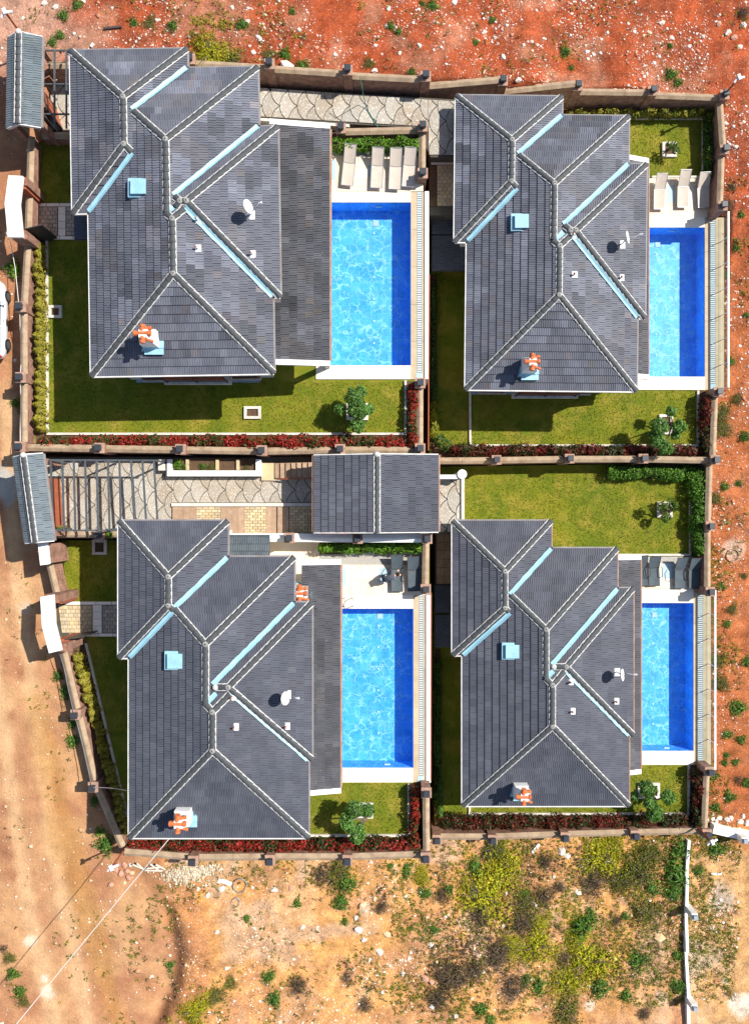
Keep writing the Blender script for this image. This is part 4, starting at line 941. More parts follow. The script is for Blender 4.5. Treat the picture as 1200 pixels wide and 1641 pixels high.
# ------------------------------------------------------------------ pools
def pool(label, z, xr, y0, y1, ycn, ycs, xe, glass, ladder=None, drain=None, xl_extra=4.6):
    a, b = W(xr, y0, z), W(xr, y1, z); x1 = a.x; x0 = x1 - xl_extra; yt, yb = a.y, b.y; ctr = ((x0 + x1) / 2, (yt + yb) / 2, z - 1.3)
    t = thing('swimming_pool', label, 'pool', ctr, 'villa swimming pools'); dp = 1.16; wt = .22
    bs = MB(); zf = z - dp
    for c, d in ((((x0 + x1) / 2, (yt + yb) / 2, zf - .1), (x1 - x0 + 2 * wt, yt - yb + 2 * wt, .2)),): bs.box(c, d)
    h = dp + .015
    bs.box((x0 - wt / 2, (yt + yb) / 2, zf + h / 2), (wt, yt - yb + 2 * wt, h)); bs.box((x1 + wt / 2, (yt + yb) / 2, zf + h / 2), (wt, yt - yb + 2 * wt, h))
    bs.box(((x0 + x1) / 2, yt + wt / 2, zf + h / 2), (x1 - x0, wt, h)); bs.box(((x0 + x1) / 2, yb - wt / 2, zf + h / 2), (x1 - x0, wt, h))
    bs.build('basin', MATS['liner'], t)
    n = 24; wv = MB(); wv.add([(x0, yb, z - .05), (x1, yb, z - .05), (x1, yt, z - .05), (x0, yt, z - .05)], [(0, 1, 2, 3)]); wv.build('water', MATS['water'], t)
    # coping slabs
    def coping(xa, ya, xb, yb_, nn, along):
        for i in range(nn):
            if along == 'x': q = (xa + (xb - xa) * i / nn + .004, ya, xa + (xb - xa) * (i + 1) / nn - .004, yb_)
            else: q = (xa, ya + (yb_ - ya) * i / nn + .004, xb, ya + (yb_ - ya) * (i + 1) / nn - .004)
            MB().prism([(q[0], q[1]), (q[2], q[1]), (q[2], q[3]), (q[0], q[3])], z - .02, z + .075, t=random.uniform(.95, 1.04)).build('coping_slab', MATS['cream'], t)
    yN, yS = W(xr, ycn, z).y, W(xr, ycs, z).y; X0 = x0 - .45
    coping(X0, yt + .002, x1, yN, 6, 'x'); coping(X0, yS, x1 + .0, yb - .002, 6, 'x'); coping(X0, yb, x0 - .002, yt, 8, 'y')
    # overflow ledge, grating channel and parapet on the valley side
    E = [W(x, y0, z).x for x in xe]
    n = 5
    for i in range(n):
        ya, yb2 = yS + (yN - yS) * i / n + .006, yS + (yN - yS) * (i + 1) / n - .006
        MB().prism([(E[0] + .004, ya), (E[1], ya), (E[1], yb2), (E[0] + .004, yb2)], z - .3, z + .05, t=random.uniform(.92, 1.08)).build('ledge_slab', MATS['tan'], t)
        MB().prism([(E[2], ya), (E[3], ya), (E[3], yb2), (E[2], yb2)], z - .3, z + .045, t=random.uniform(.92, 1.08)).build('ledge_slab', MATS['tan'], t)
    g = MB(); ng = int((yN - yS) / .12)
    for i in range(ng): y = yS + (yN - yS) * (i + .5) / ng; g.box(((E[1] + E[2]) / 2, y, z + .03), (E[2] - E[1] - .02, .085, .03))
    g.build('grating', MATS['grate'], t)
    MB().box(((E[1] + E[2]) / 2 - .02, yS + .18, z + .05), (.34, .34, .03)).build('skimmer_lid', MATS['panelglass'], t)
    pz = z + (.06 if glass else .14); wx = (E[3] + E[4]) / 2
    pa = MB(); pa.box((wx + .006, (yS + yN) / 2, (pz + z - 3) / 2 - .02), (E[4] - E[3] - .02, yN - yS, pz - z + 3)); pa.build('parapet', MATS['whitepaint'] if not glass else MATS['tan'], t)
    if glass:
        npn = 7
        for i in range(npn):
            ya, yb2 = yS + (yN - yS) * i / npn, yS + (yN - yS) * (i + 1) / npn
            MB().box((wx, (ya + yb2) / 2, pz + .38), (.025, yb2 - ya - .12, .72)).build('glass_pane', MATS['glass'], t)
            MB().box((wx, ya + .02, pz + .42), (.04, .04, .84)).build('post', MATS['dish'], t)
        MB().bar((wx, yS, pz + .86), (wx, yN, pz + .86), .10, .05).build('handrail', MATS['whitepaint'], t)
    # fittings
    if drain:
        p = W(*drain, zf); MB().box((p.x, p.y, zf + .02), (.30, .30, .03)).build('floor_drain', MATS['grate'], t)
        for k in range(6): MB().lathe((p.x - .22 + .12, p.y - .55 - k * (yt - yb) / 7.2, zf), [(.05, 0), (.05, .03), (.02, .04)], 10).build('floor_inlet', MATS['dish'], t)
    MB().box(((x0 + x1) / 2 + .6, yt - .03, z - .45), (.34, .05, .14)).build('pool_light', MATS['dish'], t); MB().box(((x0 + x1) / 2 + .9, yb + .03, z - .45), (.30, .05, .12)).build('pool_light', MATS['dish'], t)
    if ladder:
        p = W(*ladder, z + .1); ld = MB()
        for sx in (0, .46): ld.tube([(p.x + sx, p.y + .42, z + .07), (p.x + sx, p.y + .42, z + .55), (p.x + sx, p.y + .25, z + .78), (p.x + sx, p.y - .02, z + .6), (p.x + sx, p.y - .06, z - .9)], .025, 8)
        for k in range(3): ld.box((p.x + .23, p.y - .06, z - .1 - k * .28), (.46, .08, .03))
        ld.build('ladder', MATS['aluminium'], t, smooth=True)
    return t
pool('pool of the upper left villa, with four beige loungers at its head', ZTL, 658, 325, 586, 308, 608, (658, 668, 676, 680, 687), False, drain=(602, 358))
pool('pool of the upper right villa, with three beige loungers at its head', ZTR, 1128, 365, 604, 349, 625, (1128, 1137, 1145, 1150, 1159), True, drain=(1053, 392))
pool('pool of the lower left villa, with a chrome ladder at its corner', ZBL, 662, 975, 1230, 953, 1253, (662, 671, 678, 682, 690), False, ladder=(552, 970), drain=(609, 987))
pool('pool of the lower right villa, with four dark loungers at its head', ZBR, 1110, 966, 1203, 943, 1225, (1110, 1117, 1125, 1130, 1138), True, drain=(1048, 985))

# ------------------------------------------------------------------ garden walls
def wall_run(label, pil, zb, skip=(), white=False, lampless=(), step=True, thick=.30, cw=.37, group='brick garden walls', no_pil=()):
    """brick wall with gabled coping; pil = (px, py, ztop) of its pillars"""
    P = [W(x, y, z + .25) for x, y, z in pil]; base = Vector((P[0].x, P[0].y, zb[0] if isinstance(zb, tuple) else zb))
    t = thing('garden_wall', label, 'wall', base, group); zb = zb if isinstance(zb, tuple) else (zb, zb); N = len(P)
    zz = [p[2] for p in pil]; zbs = [zb[0] + (zb[1] - zb[0]) * i / max(1, N - 1) for i in range(N)]
    for i in range(N - 1):
        if i in skip: continue
        a, b = P[i], P[i + 1]; zt = (zz[i] + zz[i + 1]) / 2; zl = min(zbs[i], zbs[i + 1]); d = Vector((b.x - a.x, b.y - a.y, 0)); L = d.length; d.normalize(); n = Vector((-d.y, d.x, 0))
        A = Vector((a.x, a.y, 0)) + d * (.24 if i not in no_pil else 0); B = Vector((b.x, b.y, 0)) - d * (.24 if i + 1 not in no_pil else 0)
        m = MB(); h = thick / 2; m.prism([(A + n * h)[:2], (A - n * h)[:2], (B - n * h)[:2], (B + n * h)[:2]], zl, zt - .13); m.build('wall_panel', MATS['whitepaint' if white else 'brick'], t)
        c = MB(); k = cw / 2; nst = max(1, round((B - A).length / 1.5))
        for j in range(nst):
            S, E = A.lerp(B, j / nst) + d * .004, A.lerp(B, (j + 1) / nst) - d * .004; vs = []
            for Q in (S, E):
                for o, z in ((-k, zt - .13), (k, zt - .13), (k, zt - .10), (.03, zt), (-.03, zt), (-k, zt - .10)): vs.append((Q.x + n.x * o, Q.y + n.y * o, z))
            MB().add(vs, [(5, 4, 3, 2, 1, 0), (6, 7, 8, 9, 10, 11)] + [(q, (q + 1) % 6, 6 + (q + 1) % 6, 6 + q) for q in range(6)]).build('coping_stone', MATS['whitepaint' if white else 'coping'], t)
    for i in range(N):
        if i in no_pil: continue
        p = P[i]; z1 = zz[i] + .24; rz = 0
        pl = MB().box((p.x, p.y, (zbs[i] + z1) / 2), (.46, .46, z1 - zbs[i])).build('pillar', MATS['whitepaint' if white else 'brick'], t)
        cp = MB(); cp.box((p.x, p.y, z1 + .03), (.54, .54, .06)); cp.build('pillar_cap', MATS['capstone'], pl)
        if i in lampless: continue
        lm = MB(); s = .16; sq = lambda q: [(p.x + a * s * q, p.y + b * s * q) for a, b in ((-1, -1), (1, -1), (1, 1), (-1, 1))]
        lm.prism(sq(.8), z1 + .06, z1 + .24); lm.prism(sq(1.05), z1 + .24, z1 + .31, sq(1.05)); lm.prism(sq(1.05), z1 + .31, z1 + .34, sq(.92)); lm.build('lamp', MATS['lampblack'], pl)
    return t
wall_run('stepped brick boundary wall against the red earth along the top', [(305, 95, 1.0), (432, 103, 1.0), (557, 113, .9), (682, 123, .7), (805, 130, -.3), (925, 138, -1.6), (1045, 146, -2.0), (1160, 152, -2.1)], (-1.0, -4.2))
wall_run('short brick wall with white coping behind the top left tiled gate', [(74, 98, 1.4), (130, 98, 1.4)], -.6, lampless=(0, 1), no_pil=(0, 1))
wall_run('low brick wall between the stamped path and the beige loungers', [(546, 206, .55), (677, 203, .55), (677, 278, .55)], -1.0)
wall_run('brick wall closing the lower end of the first pool terrace', [(673, 614, .55), (673, 719, .7)], -4.0)
wall_run('long brick wall south of the broad lawn, red hedge along it', [(33, 716, 1.0), (160, 718, .9), (290, 720, .85), (420, 722, .8), (545, 720, .75), (668, 721, .7)], -.9, no_pil=(5,))
wall_run('brick wall along the dirt road beside the yellow shrubs', [(46, 214, 1.0), (40, 390, 1.0), (34, 492, 1.0), (34, 605, 1.0), (34, 708, 1.0)], -.9, skip=(), no_pil=(0, 1, 4))
wall_run('brick wall south of the upper right villa, red hedge along it', [(694, 738, -2.7), (795, 737, -2.7), (912, 735, -2.75), (1030, 735, -2.8), (1145, 737, -2.8)], -5.2, no_pil=(0,))
wall_run('brick wall east of the small square lawn', [(1160, 156, -2.0), (1160, 240, -2.4), (1157, 330, -2.4)], -5.0, no_pil=(0,))
wall_run('brick wall east of the dark red hedge by the upper right tree', [(1150, 628, -2.7), (1145, 730, -2.8)], -5.4, no_pil=(1,))
wall_run('brick wall east of the bright green hedge', [(1141, 742, -3.3), (1137, 843, -3.4), (1137, 948, -3.4)], -5.8, no_pil=(0,))
wall_run('brick wall at the lower right corner below the parapet', [(1136, 1236, -3.4), (1132, 1335, -3.4)], -6.2, no_pil=(1,))
wall_run('brick wall south of the lower right villa facing the scrub', [(700, 1345, -3.4), (789, 1345, -3.4), (905, 1341, -3.4), (1017, 1338, -3.4), (1132, 1336, -3.4)], (-5.4, -6.2))
wall_run('brick wall south of the lower left villa, deep red hedge along it', [(196, 1370, .2), (310, 1379, .2), (433, 1378, .2), (557, 1378, .2), (682, 1374, .2)], (-1.8, -4.6), no_pil=(0,), lampless=(0,))
wall_run('brick wall between the two lower villas beside the red hedge', [(683, 1270, .2), (684, 1368, .2)], -5.0, no_pil=(1,))
wall_run('brick wall at the head of the lower left pool terrace', [(683, 868, .0), (682, 944, .0)], -4.8, no_pil=(0,))
wall_run('slanting brick wall between the dirt road and the yellow hedge', [(98, 1046, .15), (122, 1145, .1), (150, 1261, .1), (193, 1362, .15)], -1.6, no_pil=(0, 3))
wall_run('short slanting brick wall by the shaded lawn and white hood', [(74, 900, .5), (90, 962, .4)], -1.6, no_pil=(0, 1))
wall_run('white topped wall with black lamps under the carport eaves', [(366, 862, .8), (464, 862, .85), (573, 863, .9), (684, 863, .9)], -1.6, white=True, no_pil=(0,), cw=.44)
wall_run('brick wall south of the beamed drive, vine growing on it', [(84, 857, .5), (160, 857, .5), (200, 857, .5)], -1.4, no_pil=(0, 2))
wall_run('low concrete topped wall across the path behind the tiled gate', [(64, 212, .8), (140, 212, .8)], -.6, lampless=(0, 1), no_pil=(0, 1))
# red handrail pipe on the terrace edge
for (p0, p1, lab) in (((687.5, 440), (686, 722), 'thin red pipe along the terrace edge between the upper villas'), ((690.5, 950), (690, 1250), 'thin red pipe along the terrace edge between the lower villas')):
    z = ZTL + .1 if p0[1] < 800 else ZBL + .1; m = MB(); m.tube([W(*p0, z), W(*p1, z)], .035, 6); tag(m.build('edge_pipe', MATS['rust']), lab, 'pipe')

# ------------------------------------------------------------------ carport
def gable_roof(name, label, cat, c4, zr, ze, mname, batch, limit, ridge_t=(.5, .5), posts=True, zg=0.0, brown=False, ridge_ext=0):
    """c4: px corners nw, ne, se, sw at the eaves; ridge runs north-south"""
    nw, ne, se, sw = [W(*p, ze) for p in c4]; ctr = (nw + ne + se + sw) / 4
    t = thing(name, label, cat, (ctr.x, ctr.y, zg)); rn = nw.lerp(ne, ridge_t[0]); rs = sw.lerp(se, ridge_t[1]); rn.z = rs.z = zr
    w = mono_roof(t, 'roof', [nw, sw, rs, rn], mname, batch, limit // 2); e = mono_roof(t, 'roof', [se, ne, rn, rs], mname, batch, limit // 2)
    hf = lambda X, Y: zr - .02
    mo = MB(); lay_caps(w, rs + Vector((0, 0, -.02)), rn, lambda X, Y: zr - .03, mo)
    mo.build('mortar_bedding', MATS['mortar'], w)
    for a, b in ((nw, rn), (rn, ne), (sw, rs), (rs, se)):
        n = Vector((0, .03 if a.y > ctr.y else -.03, 0)); m = MB(); m.bar(a + n + Vector((0, 0, -.04)), b + n + Vector((0, 0, -.04)), .05, .16); m.build('bargeboard', MATS['fascia'], t)
    for a, b in ((nw, sw), (ne, se)): m = MB(); o = Vector((.05 if a.x > ctr.x else -.05, 0, -.04)); m.bar(a + o, b + o, .09, .11); m.build('gutter', MATS['gutterbrown' if brown else 'gutter'], t)
    if posts:
        for a in (nw, ne, se, sw):
            q = a.lerp(ctr, .16); m = MB(); m.box((q.x, q.y, (zg + ze) / 2 - .08), (.28, .28, ze - zg)); m.build('post', MATS['brick'], t)
    return t
gable_roof('carport', 'tiled carport in the middle with gabled roof and lamps south of it', 'carport', [(503, 730), (702, 729), (702, 852), (503, 853)], 2.3, 1.75, 'tile_dark', .3, 300, (.508, .508), True, ZDR, True)
t = gable_roof('gate_roof', 'tiled gatehouse roof at the top left beside the dirt road', 'gatehouse', [(15, 60), (68, 60), (66, 204), (13, 205)], 2.75, 2.35, 'tile_gate', .3, 160, (.42, .42), True, -.4)
t = gable_roof('gate_roof', 'tiled gatehouse roof over the mouth of the beamed drive', 'gatehouse', [(23, 733), (69, 727), (87, 866), (42, 870)], 2.5, 2.1, 'tile_gate', .3, 160, (.47, .47), True, -.6)
# white concrete hoods over the footgates
def hood(label, pts, ze, zr, zg):
    """shallow gabled slab: pts = nw, ne, se, sw px at the eaves"""
    nw, ne, se, sw = [W(*p, ze) for p in pts]; mw, me_ = (nw + sw) / 2, (ne + se) / 2; mw.z = me_.z = zr; c = (nw + se) / 2
    t = thing('gate_hood', label, 'gate hood', (c.x, c.y, zg), 'white hoods over the foot gates'); m = MB(); th_ = Vector((0, 0, .18)); top = [nw, mw, sw, se, me_, ne]
    vs = top + [p - th_ for p in top]; m.add(vs, [(0, 1, 4, 5), (1, 2, 3, 4), (6, 11, 10, 7), (7, 10, 9, 8)] + [(i, 6 + i, 6 + (i + 1) % 6, (i + 1) % 6) for i in range(6)]); m.build('slab', MATS['whitepaint'], t)
    for a, b in ((nw, ne), (sw, se)):
        q = (a + b) / 2; q = q.lerp(Vector((c.x, c.y, q.z)), .12); m = MB(); d = (b - a); m.box((q.x + .12, q.y, (zg + ze) / 2 - .12), (.75, .42, ze - zg - .2)); m.build('pier', MATS['brick'], t)
    for a, b, f in ((nw, ne, .30), (sw, se, .30)):
        q = (a + b) / 2; q = q.lerp(Vector((c.x, c.y, q.z)), f); m = MB(); m.box((q.x + .1, q.y, zg + 1.0), (.55, .16, 2.0)); m.build('gate_jamb', MATS['rust'], t)
    dl = MB(); q = (se + sw) / 2; q = q.lerp(Vector((c.x, c.y, q.z)), .36); M = Matrix.Translation((q.x + .75, q.y + .05, zg + 1.05)) @ Matrix.Rotation(math.radians(14 if zg > -.5 else 8), 4, 'Z'); dl.boxm(M, (1.0, .05, 2.0)); g = dl.build('gate_leaf', MATS['iron'], t)
    return t
hood('white gabled hood over the foot gate of the upper left villa', [(14, 281), (37, 282), (37, 380), (13, 380)], 2.2, 2.55, -.1)
hood('white gabled hood over the foot gate of the lower left villa', [(65, 957), (86, 953), (99, 1042), (79, 1047)], 2.0, 2.3, -.8)
m = MB(); a = [W(x, y, 1.6) for x, y in ((61, 871), (76, 869), (79, 904), (65, 906))]; m.prism([p[:2] for p in a], 1.42, 1.6)
tag(m.build('wall_slab', MATS['whitepaint']), 'flat white slab on the wall just below the driveway gatehouse', 'slab')
m = MB(); q = sum((W(x, y, 1.4) for x, y in ((66, 873), (80, 872), (84, 902), (70, 903))), Vector()) / 4; m.box((q.x, q.y, .2), (.42, 1.0, 2.44), .1); tag(m.build('brick_pier', MATS['brick']), 'brick pier carrying the flat white slab by the gatehouse', 'pier')

# steel beams over the drive
pg = thing('steel_pergola', 'frame of thin steel beams over the stamped driveway', 'pergola', W(165, 795, ZDR))
zp = 1.75
for i in range(10):
    x0 = 82 + i * 18.3; x1 = 90 + i * 18.2; m = MB(); m.bar(W(x0, 737, zp), W(x1 - (5 if i < 7 else 0), 852, zp - .002 * i), .08, .10); m.build('beam', MATS['steel'], pg)
m = MB(); m.bar(W(80, 737, zp - .11), W(255, 738, zp - .11), .08, .10); m.build('rail', MATS['steel'], pg)
m = MB(); m.bar(W(88, 850, zp - .11), W(258, 850, zp - .11), .08, .10); m.build('rail', MATS['steel'], pg)
for x, y in ((82, 738), (165, 738), (250, 738), (90, 849), (170, 849)): p = W(x, y, zp - .2); m = MB(); m.box((p.x, p.y, (zp - .2 + ZDR) / 2), (.08, .08, zp - .2 - ZDR)); m.build('post', MATS['steel'], pg)
pg2 = thing('steel_pergola', 'small steel frame between the top left gatehouse and the villa', 'pergola', W(90, 140, -.1)); zp = 2.1
for i, x in enumerate((69, 88, 107)): m = MB(); m.bar(W(x, 81, zp), W(x, 206, zp), .07, .09); m.build('beam', MATS['steel'], pg2)
for y in (81, 135, 183): m = MB(); m.bar(W(68, y, zp - .1), W(114, y, zp - .1), .06, .08); m.build('rail', MATS['steel'], pg2)
for x, y in ((69, 82), (69, 183), (107, 82)): p = W(x, y, zp - .14); m = MB(); m.box((p.x, p.y, (zp - .14 - .2) / 2), (.07, .07, zp + .06)); m.build('post', MATS['steel'], pg2)
for (x0, y0, x1, y1, h, z, lab) in ((78, 158, 88, 192, 1.7, -.2, 'rust red steel gate leaf standing open under the top left gatehouse'), (84, 765, 90, 848, 1.6, -.5, 'rust red steel gate across the mouth of the beamed drive')):
    a, b = W(x0, y0, z + 1), W(x1, y1, z + 1); t = thing('steel_gate', lab, 'gate', ((a.x + b.x) / 2, (a.y + b.y) / 2, z)); m = MB(); m.bar((a.x, a.y, z + h / 2 + .05), (b.x, b.y, z + h / 2 + .05), .05, h); m.build('panel', MATS['rust'], t)
    m = MB(); 
    for q in (a, b): m.box((q.x, q.y, z + h / 2 + .06), (.09, .09, h + .1))
    m.bar((a.x, a.y, z + h + .08), (b.x, b.y, z + h + .08), .09, .06); m.build('frame', MATS['iron'], t)

# planter and steps on the north of the drive
t = thing('long_planter', 'long white planter with four beds beside the stamped drive', 'planter', W(342, 750, ZDR)); zt = ZDR + .55
for q in (R4(268, 754, 418, 763), R4(268, 736, 276, 753.5), R4(410, 736, 418, 753.5)): m = MB(); m.prism([W(x, y, zt)[:2] for x, y in q], ZDR - .1, zt); m.build('planter_wall', MATS['whitepaint'], t)
m = MB(); m.prism([W(x, y, zt)[:2] for x, y in R4(277, 734, 409, 753)], ZDR - .1, zt - .18); m.build('soil_fill', MATS['soil'], t)
for x in (300, 348, 381): m = MB(); m.prism([W(x + a, y, zt)[:2] for a, y in ((-2.4, 736), (2.4, 736), (2.4, 753), (-2.4, 753))], ZDR, zt - .04); m.build('divider', MATS['yellowstone'], t)
m = MB(); p = W(260, 745, ZDR + .4); m.box((p.x, p.y, ZDR + .25), (.36, .6, .5)); tag(m.build('stone_block', MATS['kerb']), 'pale stone block at the west end of the long planter', 'stone')
t = thing('timber_stair', 'timber sleeper stair west of the carport', 'stair', W(460, 752, ZDR))
for i in range(7):
    x0 = 440 + i * 9.2; m = MB(); m.prism([W(x, y, ZDR + .3)[:2] for x, y in R4(x0, 742, x0 + 8.6, 766)], ZDR - .1, ZDR + .18 + .10 * i, t=random.uniform(.85, 1.1)); m.build('tread', MATS['timber'], t)
m = MB(); m.prism([W(x, y, ZDR + .15)[:2] for x, y in R4(419, 742, 439, 770)], ZDR - .1, ZDR + .15); m.build('landing', MATS['yellowstone'], t)
m = MB(); m.bar(W(445, 768, ZDR + .3), W(503, 766, ZDR + .9), .05, .12); m.build('stringer', MATS['rust'], t)
# white end wall with round pier east of the carport
t = thing('white_wall', 'white wall end with a round pier east of the carport', 'wall', W(720, 764, ZDR)); zt = ZDR + .5
m = MB(); a, b = W(702, 764, zt), W(734, 764, zt); m.bar((a.x, a.y, zt - 1.4), (b.x, b.y, zt - 1.4), .22, 2.8); m.build('wall_panel', MATS['whitepaint'], t)
p = W(740, 760, zt); m = MB(); m.lathe((p.x, p.y, zt - 3.4), [(.20, 0), (.20, 3.4), (.25, 3.42), (.25, 3.5), (.05, 3.54)], 20); m.build('round_pier', MATS['whitepaint'], t, smooth=False)

# ------------------------------------------------------------------ square planter kerbs on the lawns
PL = []
def planter(label, x0, y0, x1, y1, z, fill=True):
    c = W((x0 + x1) / 2, (y0 + y1) / 2, z); t = thing('square_planter', label, 'planter', c, 'square lawn planters'); w = 4.2
    for q in (R4(x0, y0, x1, y0 + w), R4(x0, y1 - w, x1, y1), R4(x0, y0 + w + .1, x0 + w, y1 - w - .1), R4(x1 - w, y0 + w + .1, x1, y1 - w - .1)):
        m = MB(); m.prism([W(x, y, z + .14)[:2] for x, y in q], z - .1, z + .14 + random.uniform(0, .004)); m.build('kerb_stone', MATS['kerb'], t)
    m = MB(); m.prism([W(x, y, z + .05)[:2] for x, y in R4(x0 + w, y0 + w, x1 - w, y1 - w)], z - .1, z + .05); m.build('soil_fill', MATS['soil'], t)
planter('empty square planter against the long kerb by the yellow shrubs', 78, 489, 99, 509, ZTL)
planter('empty square planter out on the broad lawn', 391, 651, 418, 671, ZTL)
planter('square planter under the tree on the broad lawn', 555, 646, 590, 673, ZTL)
planter('square planter with a sapling on the small square lawn', 1061, 227, 1084, 251, ZTR)
planter('square planter under the tree near the upper right pool', 1056, 664, 1078, 696, ZTR)
planter('empty square planter on the shaded lawn by the drive', 148, 865, 171, 889, ZBL)
planter('square planter under the tree on the lower left lawn', 562, 1287, 598, 1312, ZBL)
planter('square planter under the tree on the lower right lawn', 1022, 1255, 1057, 1280, ZBR)
planter('square planter with a leafy sapling on the side garden lawn', 1053, 804, 1077, 829, ZBR)
# glass floor panels in the pool terraces
for i, (q, z, lab) in enumerate(((R4(531, 256, 538, 288), ZTL, 'pale glass floor panel under the porch edge, upper left terrace'), (R4(590, 265, 600, 283), ZTL, 'pale glass floor panel beneath the second beige lounger'), (R4(546, 911, 555, 939), ZBL, 'pale glass floor panel at the porch edge, lower left terrace'), (R4(607, 910, 625, 934), ZBL, 'blue glass floor panel below the bending person'),
                          (R4(1061, 903, 1080, 927), ZBR, 'pale glass floor panel between the dark loungers'), (R4(1070, 297, 1080, 325), ZTR, 'pale glass floor panel between the beige loungers of the upper right villa'))):
    m = MB(); m.prism([W(x, y, z + .07)[:2] for x, y in q], z, z + .082); tag(m.build('glass_floor_panel', MATS['panelglass']), lab, 'floor panel', 'glass floor panels')
# ------------------------------------------------------------------ foliage
leaf_mat('leaf', (1, 1, 1), (.72, .72, .72))
def quads(name, V, tint, m):
    n = len(V) // 4; me = bpy.data.meshes.new(name); me.vertices.add(len(V)); me.vertices.foreach_set('co', np.asarray(V, np.float32).ravel())
    me.loops.add(len(V)); me.loops.foreach_set('vertex_index', np.arange(len(V))); me.polygons.add(n); me.polygons.foreach_set('loop_start', np.arange(0, 4 * n, 4)); me.update(calc_edges=True)
    a = me.attributes.new('tint', 'FLOAT_COLOR', 'FACE'); t = np.ones((n, 4), np.float32); t[:, :3] = tint; a.data.foreach_set('color', t.ravel()); me.materials.append(m); return me
def leaves(C, N, size, asp=.45, jit=.6, rng=RNG):
    """rhombic leaves at points C with outward directions N"""
    n = len(C); N = N + rng.normal(0, jit, (n, 3)); N /= np.linalg.norm(N, axis=1)[:, None] + 1e-9
    R = rng.normal(0, 1, (n, 3)); A = np.cross(N, R); A /= np.linalg.norm(A, axis=1)[:, None] + 1e-9; B = np.cross(N, A)
    s = size * rng.uniform(.6, 1.35, (n, 1)); return np.stack([C - A * s, C - B * s * asp, C + A * s, C + B * s * asp], 1).reshape(-1, 3)
def pal(n, cols, wts, rng=RNG, var=.28):
    c = np.array(cols)[rng.choice(len(cols), n, p=np.array(wts) / sum(wts))]; return c * rng.uniform(1 - var, 1 + var, (n, 1))
GRN = [(.085, .175, .02), (.05, .11, .014), (.14, .24, .03)]; BRT = [(.13, .28, .018), (.07, .18, .014), (.22, .36, .03)]; OLV = [(.13, .28, .045), (.075, .18, .032), (.22, .38, .10)]
REDS = [(.36, .028, .018), (.22, .02, .012), (.46, .05, .03), (.09, .08, .018), (.05, .075, .014)]; YEL = [(.34, .29, .03), (.22, .22, .025), (.42, .36, .05)]; LIM = [(.28, .28, .014), (.18, .21, .012), (.36, .33, .03)]
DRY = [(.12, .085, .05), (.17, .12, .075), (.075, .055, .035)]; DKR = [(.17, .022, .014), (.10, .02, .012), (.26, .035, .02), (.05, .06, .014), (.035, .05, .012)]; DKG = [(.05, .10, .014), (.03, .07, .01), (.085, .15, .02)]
def leafpart(name, C, N, size, tint, parent=None, asp=.45, jit=.6, rng=RNG, kind=None):
    V = leaves(C, N, size, asp, jit, rng); o0 = np.array(wl(parent)) if parent is not None else np.array([C[:, 0].mean(), C[:, 1].mean(), C[:, 2].min()])
    o = bpy.data.objects.new(name, quads(name, V - o0, tint, MATS['leaf'])); COL.objects.link(o)
    if parent is not None: o.parent = parent
    else: o.location = o0
    WL[o.name] = Vector(o0); return tag(o, kind=kind)

def hedge(label, p0, p1, wpx, z, h, cols, dens=520, size=.085, sep=None, group=None, clump=.55, uneven=.25, stems=True):
    """leafy hedge from p0 to p1 (px); a run of bushes grown together, red and green by bush"""
    a, b = W(*p0, z + h * .6), W(*p1, z + h * .6); L = math.hypot(b.x - a.x, b.y - a.y); d = np.array([b.x - a.x, b.y - a.y]) / L; nn = np.array([-d[1], d[0]]); w = wpx / 2 * (D - z) / F
    t = thing('hedge', label, 'hedge', ((a.x + b.x) / 2, (a.y + b.y) / 2, z), group); nb = max(1, int(L / clump)); n = int(L * dens); rng = RNG
    k = rng.integers(0, nb, n); bs = rng.uniform(.72, 1.12, nb); bh = h * (1 + rng.uniform(-uneven, uneven, nb)); off = rng.uniform(-.18, .18, nb) * w
    ph = rng.uniform(0, 2 * np.pi, n); ct = rng.uniform(-.35, 1, n); st = np.sqrt(1 - ct ** 2); rr = rng.uniform(.55, 1.0, n) ** .5 * (1 + rng.normal(0, .1, n))
    dx = st * np.cos(ph); dy = st * np.sin(ph); sx = L / nb * .95; u = (k + .5) / nb * L + dx * sx * rr * bs[k]; u = np.clip(u, -.05, L + .05); v = off[k] + dy * w * rr * bs[k]; zz = z + bh[k] * (.42 + .58 * ct * rr)
    C = np.stack([a.x + d[0] * u + nn[0] * v, a.y + d[1] * u + nn[1] * v, np.maximum(zz, z + .04)], 1); N = np.stack([d[0] * dx + nn[0] * dy, d[1] * dx + nn[1] * dy, ct + .3], 1)
    if len(cols) == 5:                                # mixed photinia: young red shoots over green leaves
        pr = np.clip(.62 + .5 * np.sin(np.arange(nb) * 1.3 + rng.uniform(0, 6)) * rng.uniform(.3, 1, nb) + rng.normal(0, .15, nb), .08, .95); isr = rng.random(n) < pr[k] * np.clip(.55 + .5 * ct, .2, 1)
        T = np.where(isr[:, None], pal(n, cols[:3], (3, 3, 1.2)), pal(n, cols[3:], (1, 1.4)))
    else: T = pal(n, cols, (3, 2.4, 1)) * rng.uniform(.75, 1.2, nb)[k][:, None]
    leafpart('foliage', C, N, size, T, t)
    if stems:
        m = MB()
        for i in range(nb):
            q = (i + .5) / nb * L; x, y = a.x + d[0] * q, a.y + d[1] * q; m.tube([(x, y, z - .02), (x + .03, y, z + h * .5)], .022, 5)
        m.build('stems', MATS['bark'], t)
    return t
RH = 'red leaved hedges along the garden walls'
hedge('long red and green hedge below the broad lawn', (66, 709), (650, 709), 25, ZTL, .85, REDS, group=RH)
hedge('short red hedge east of the broad lawn', (661, 618), (660, 715), 20, ZTL, .85, REDS, group=RH)
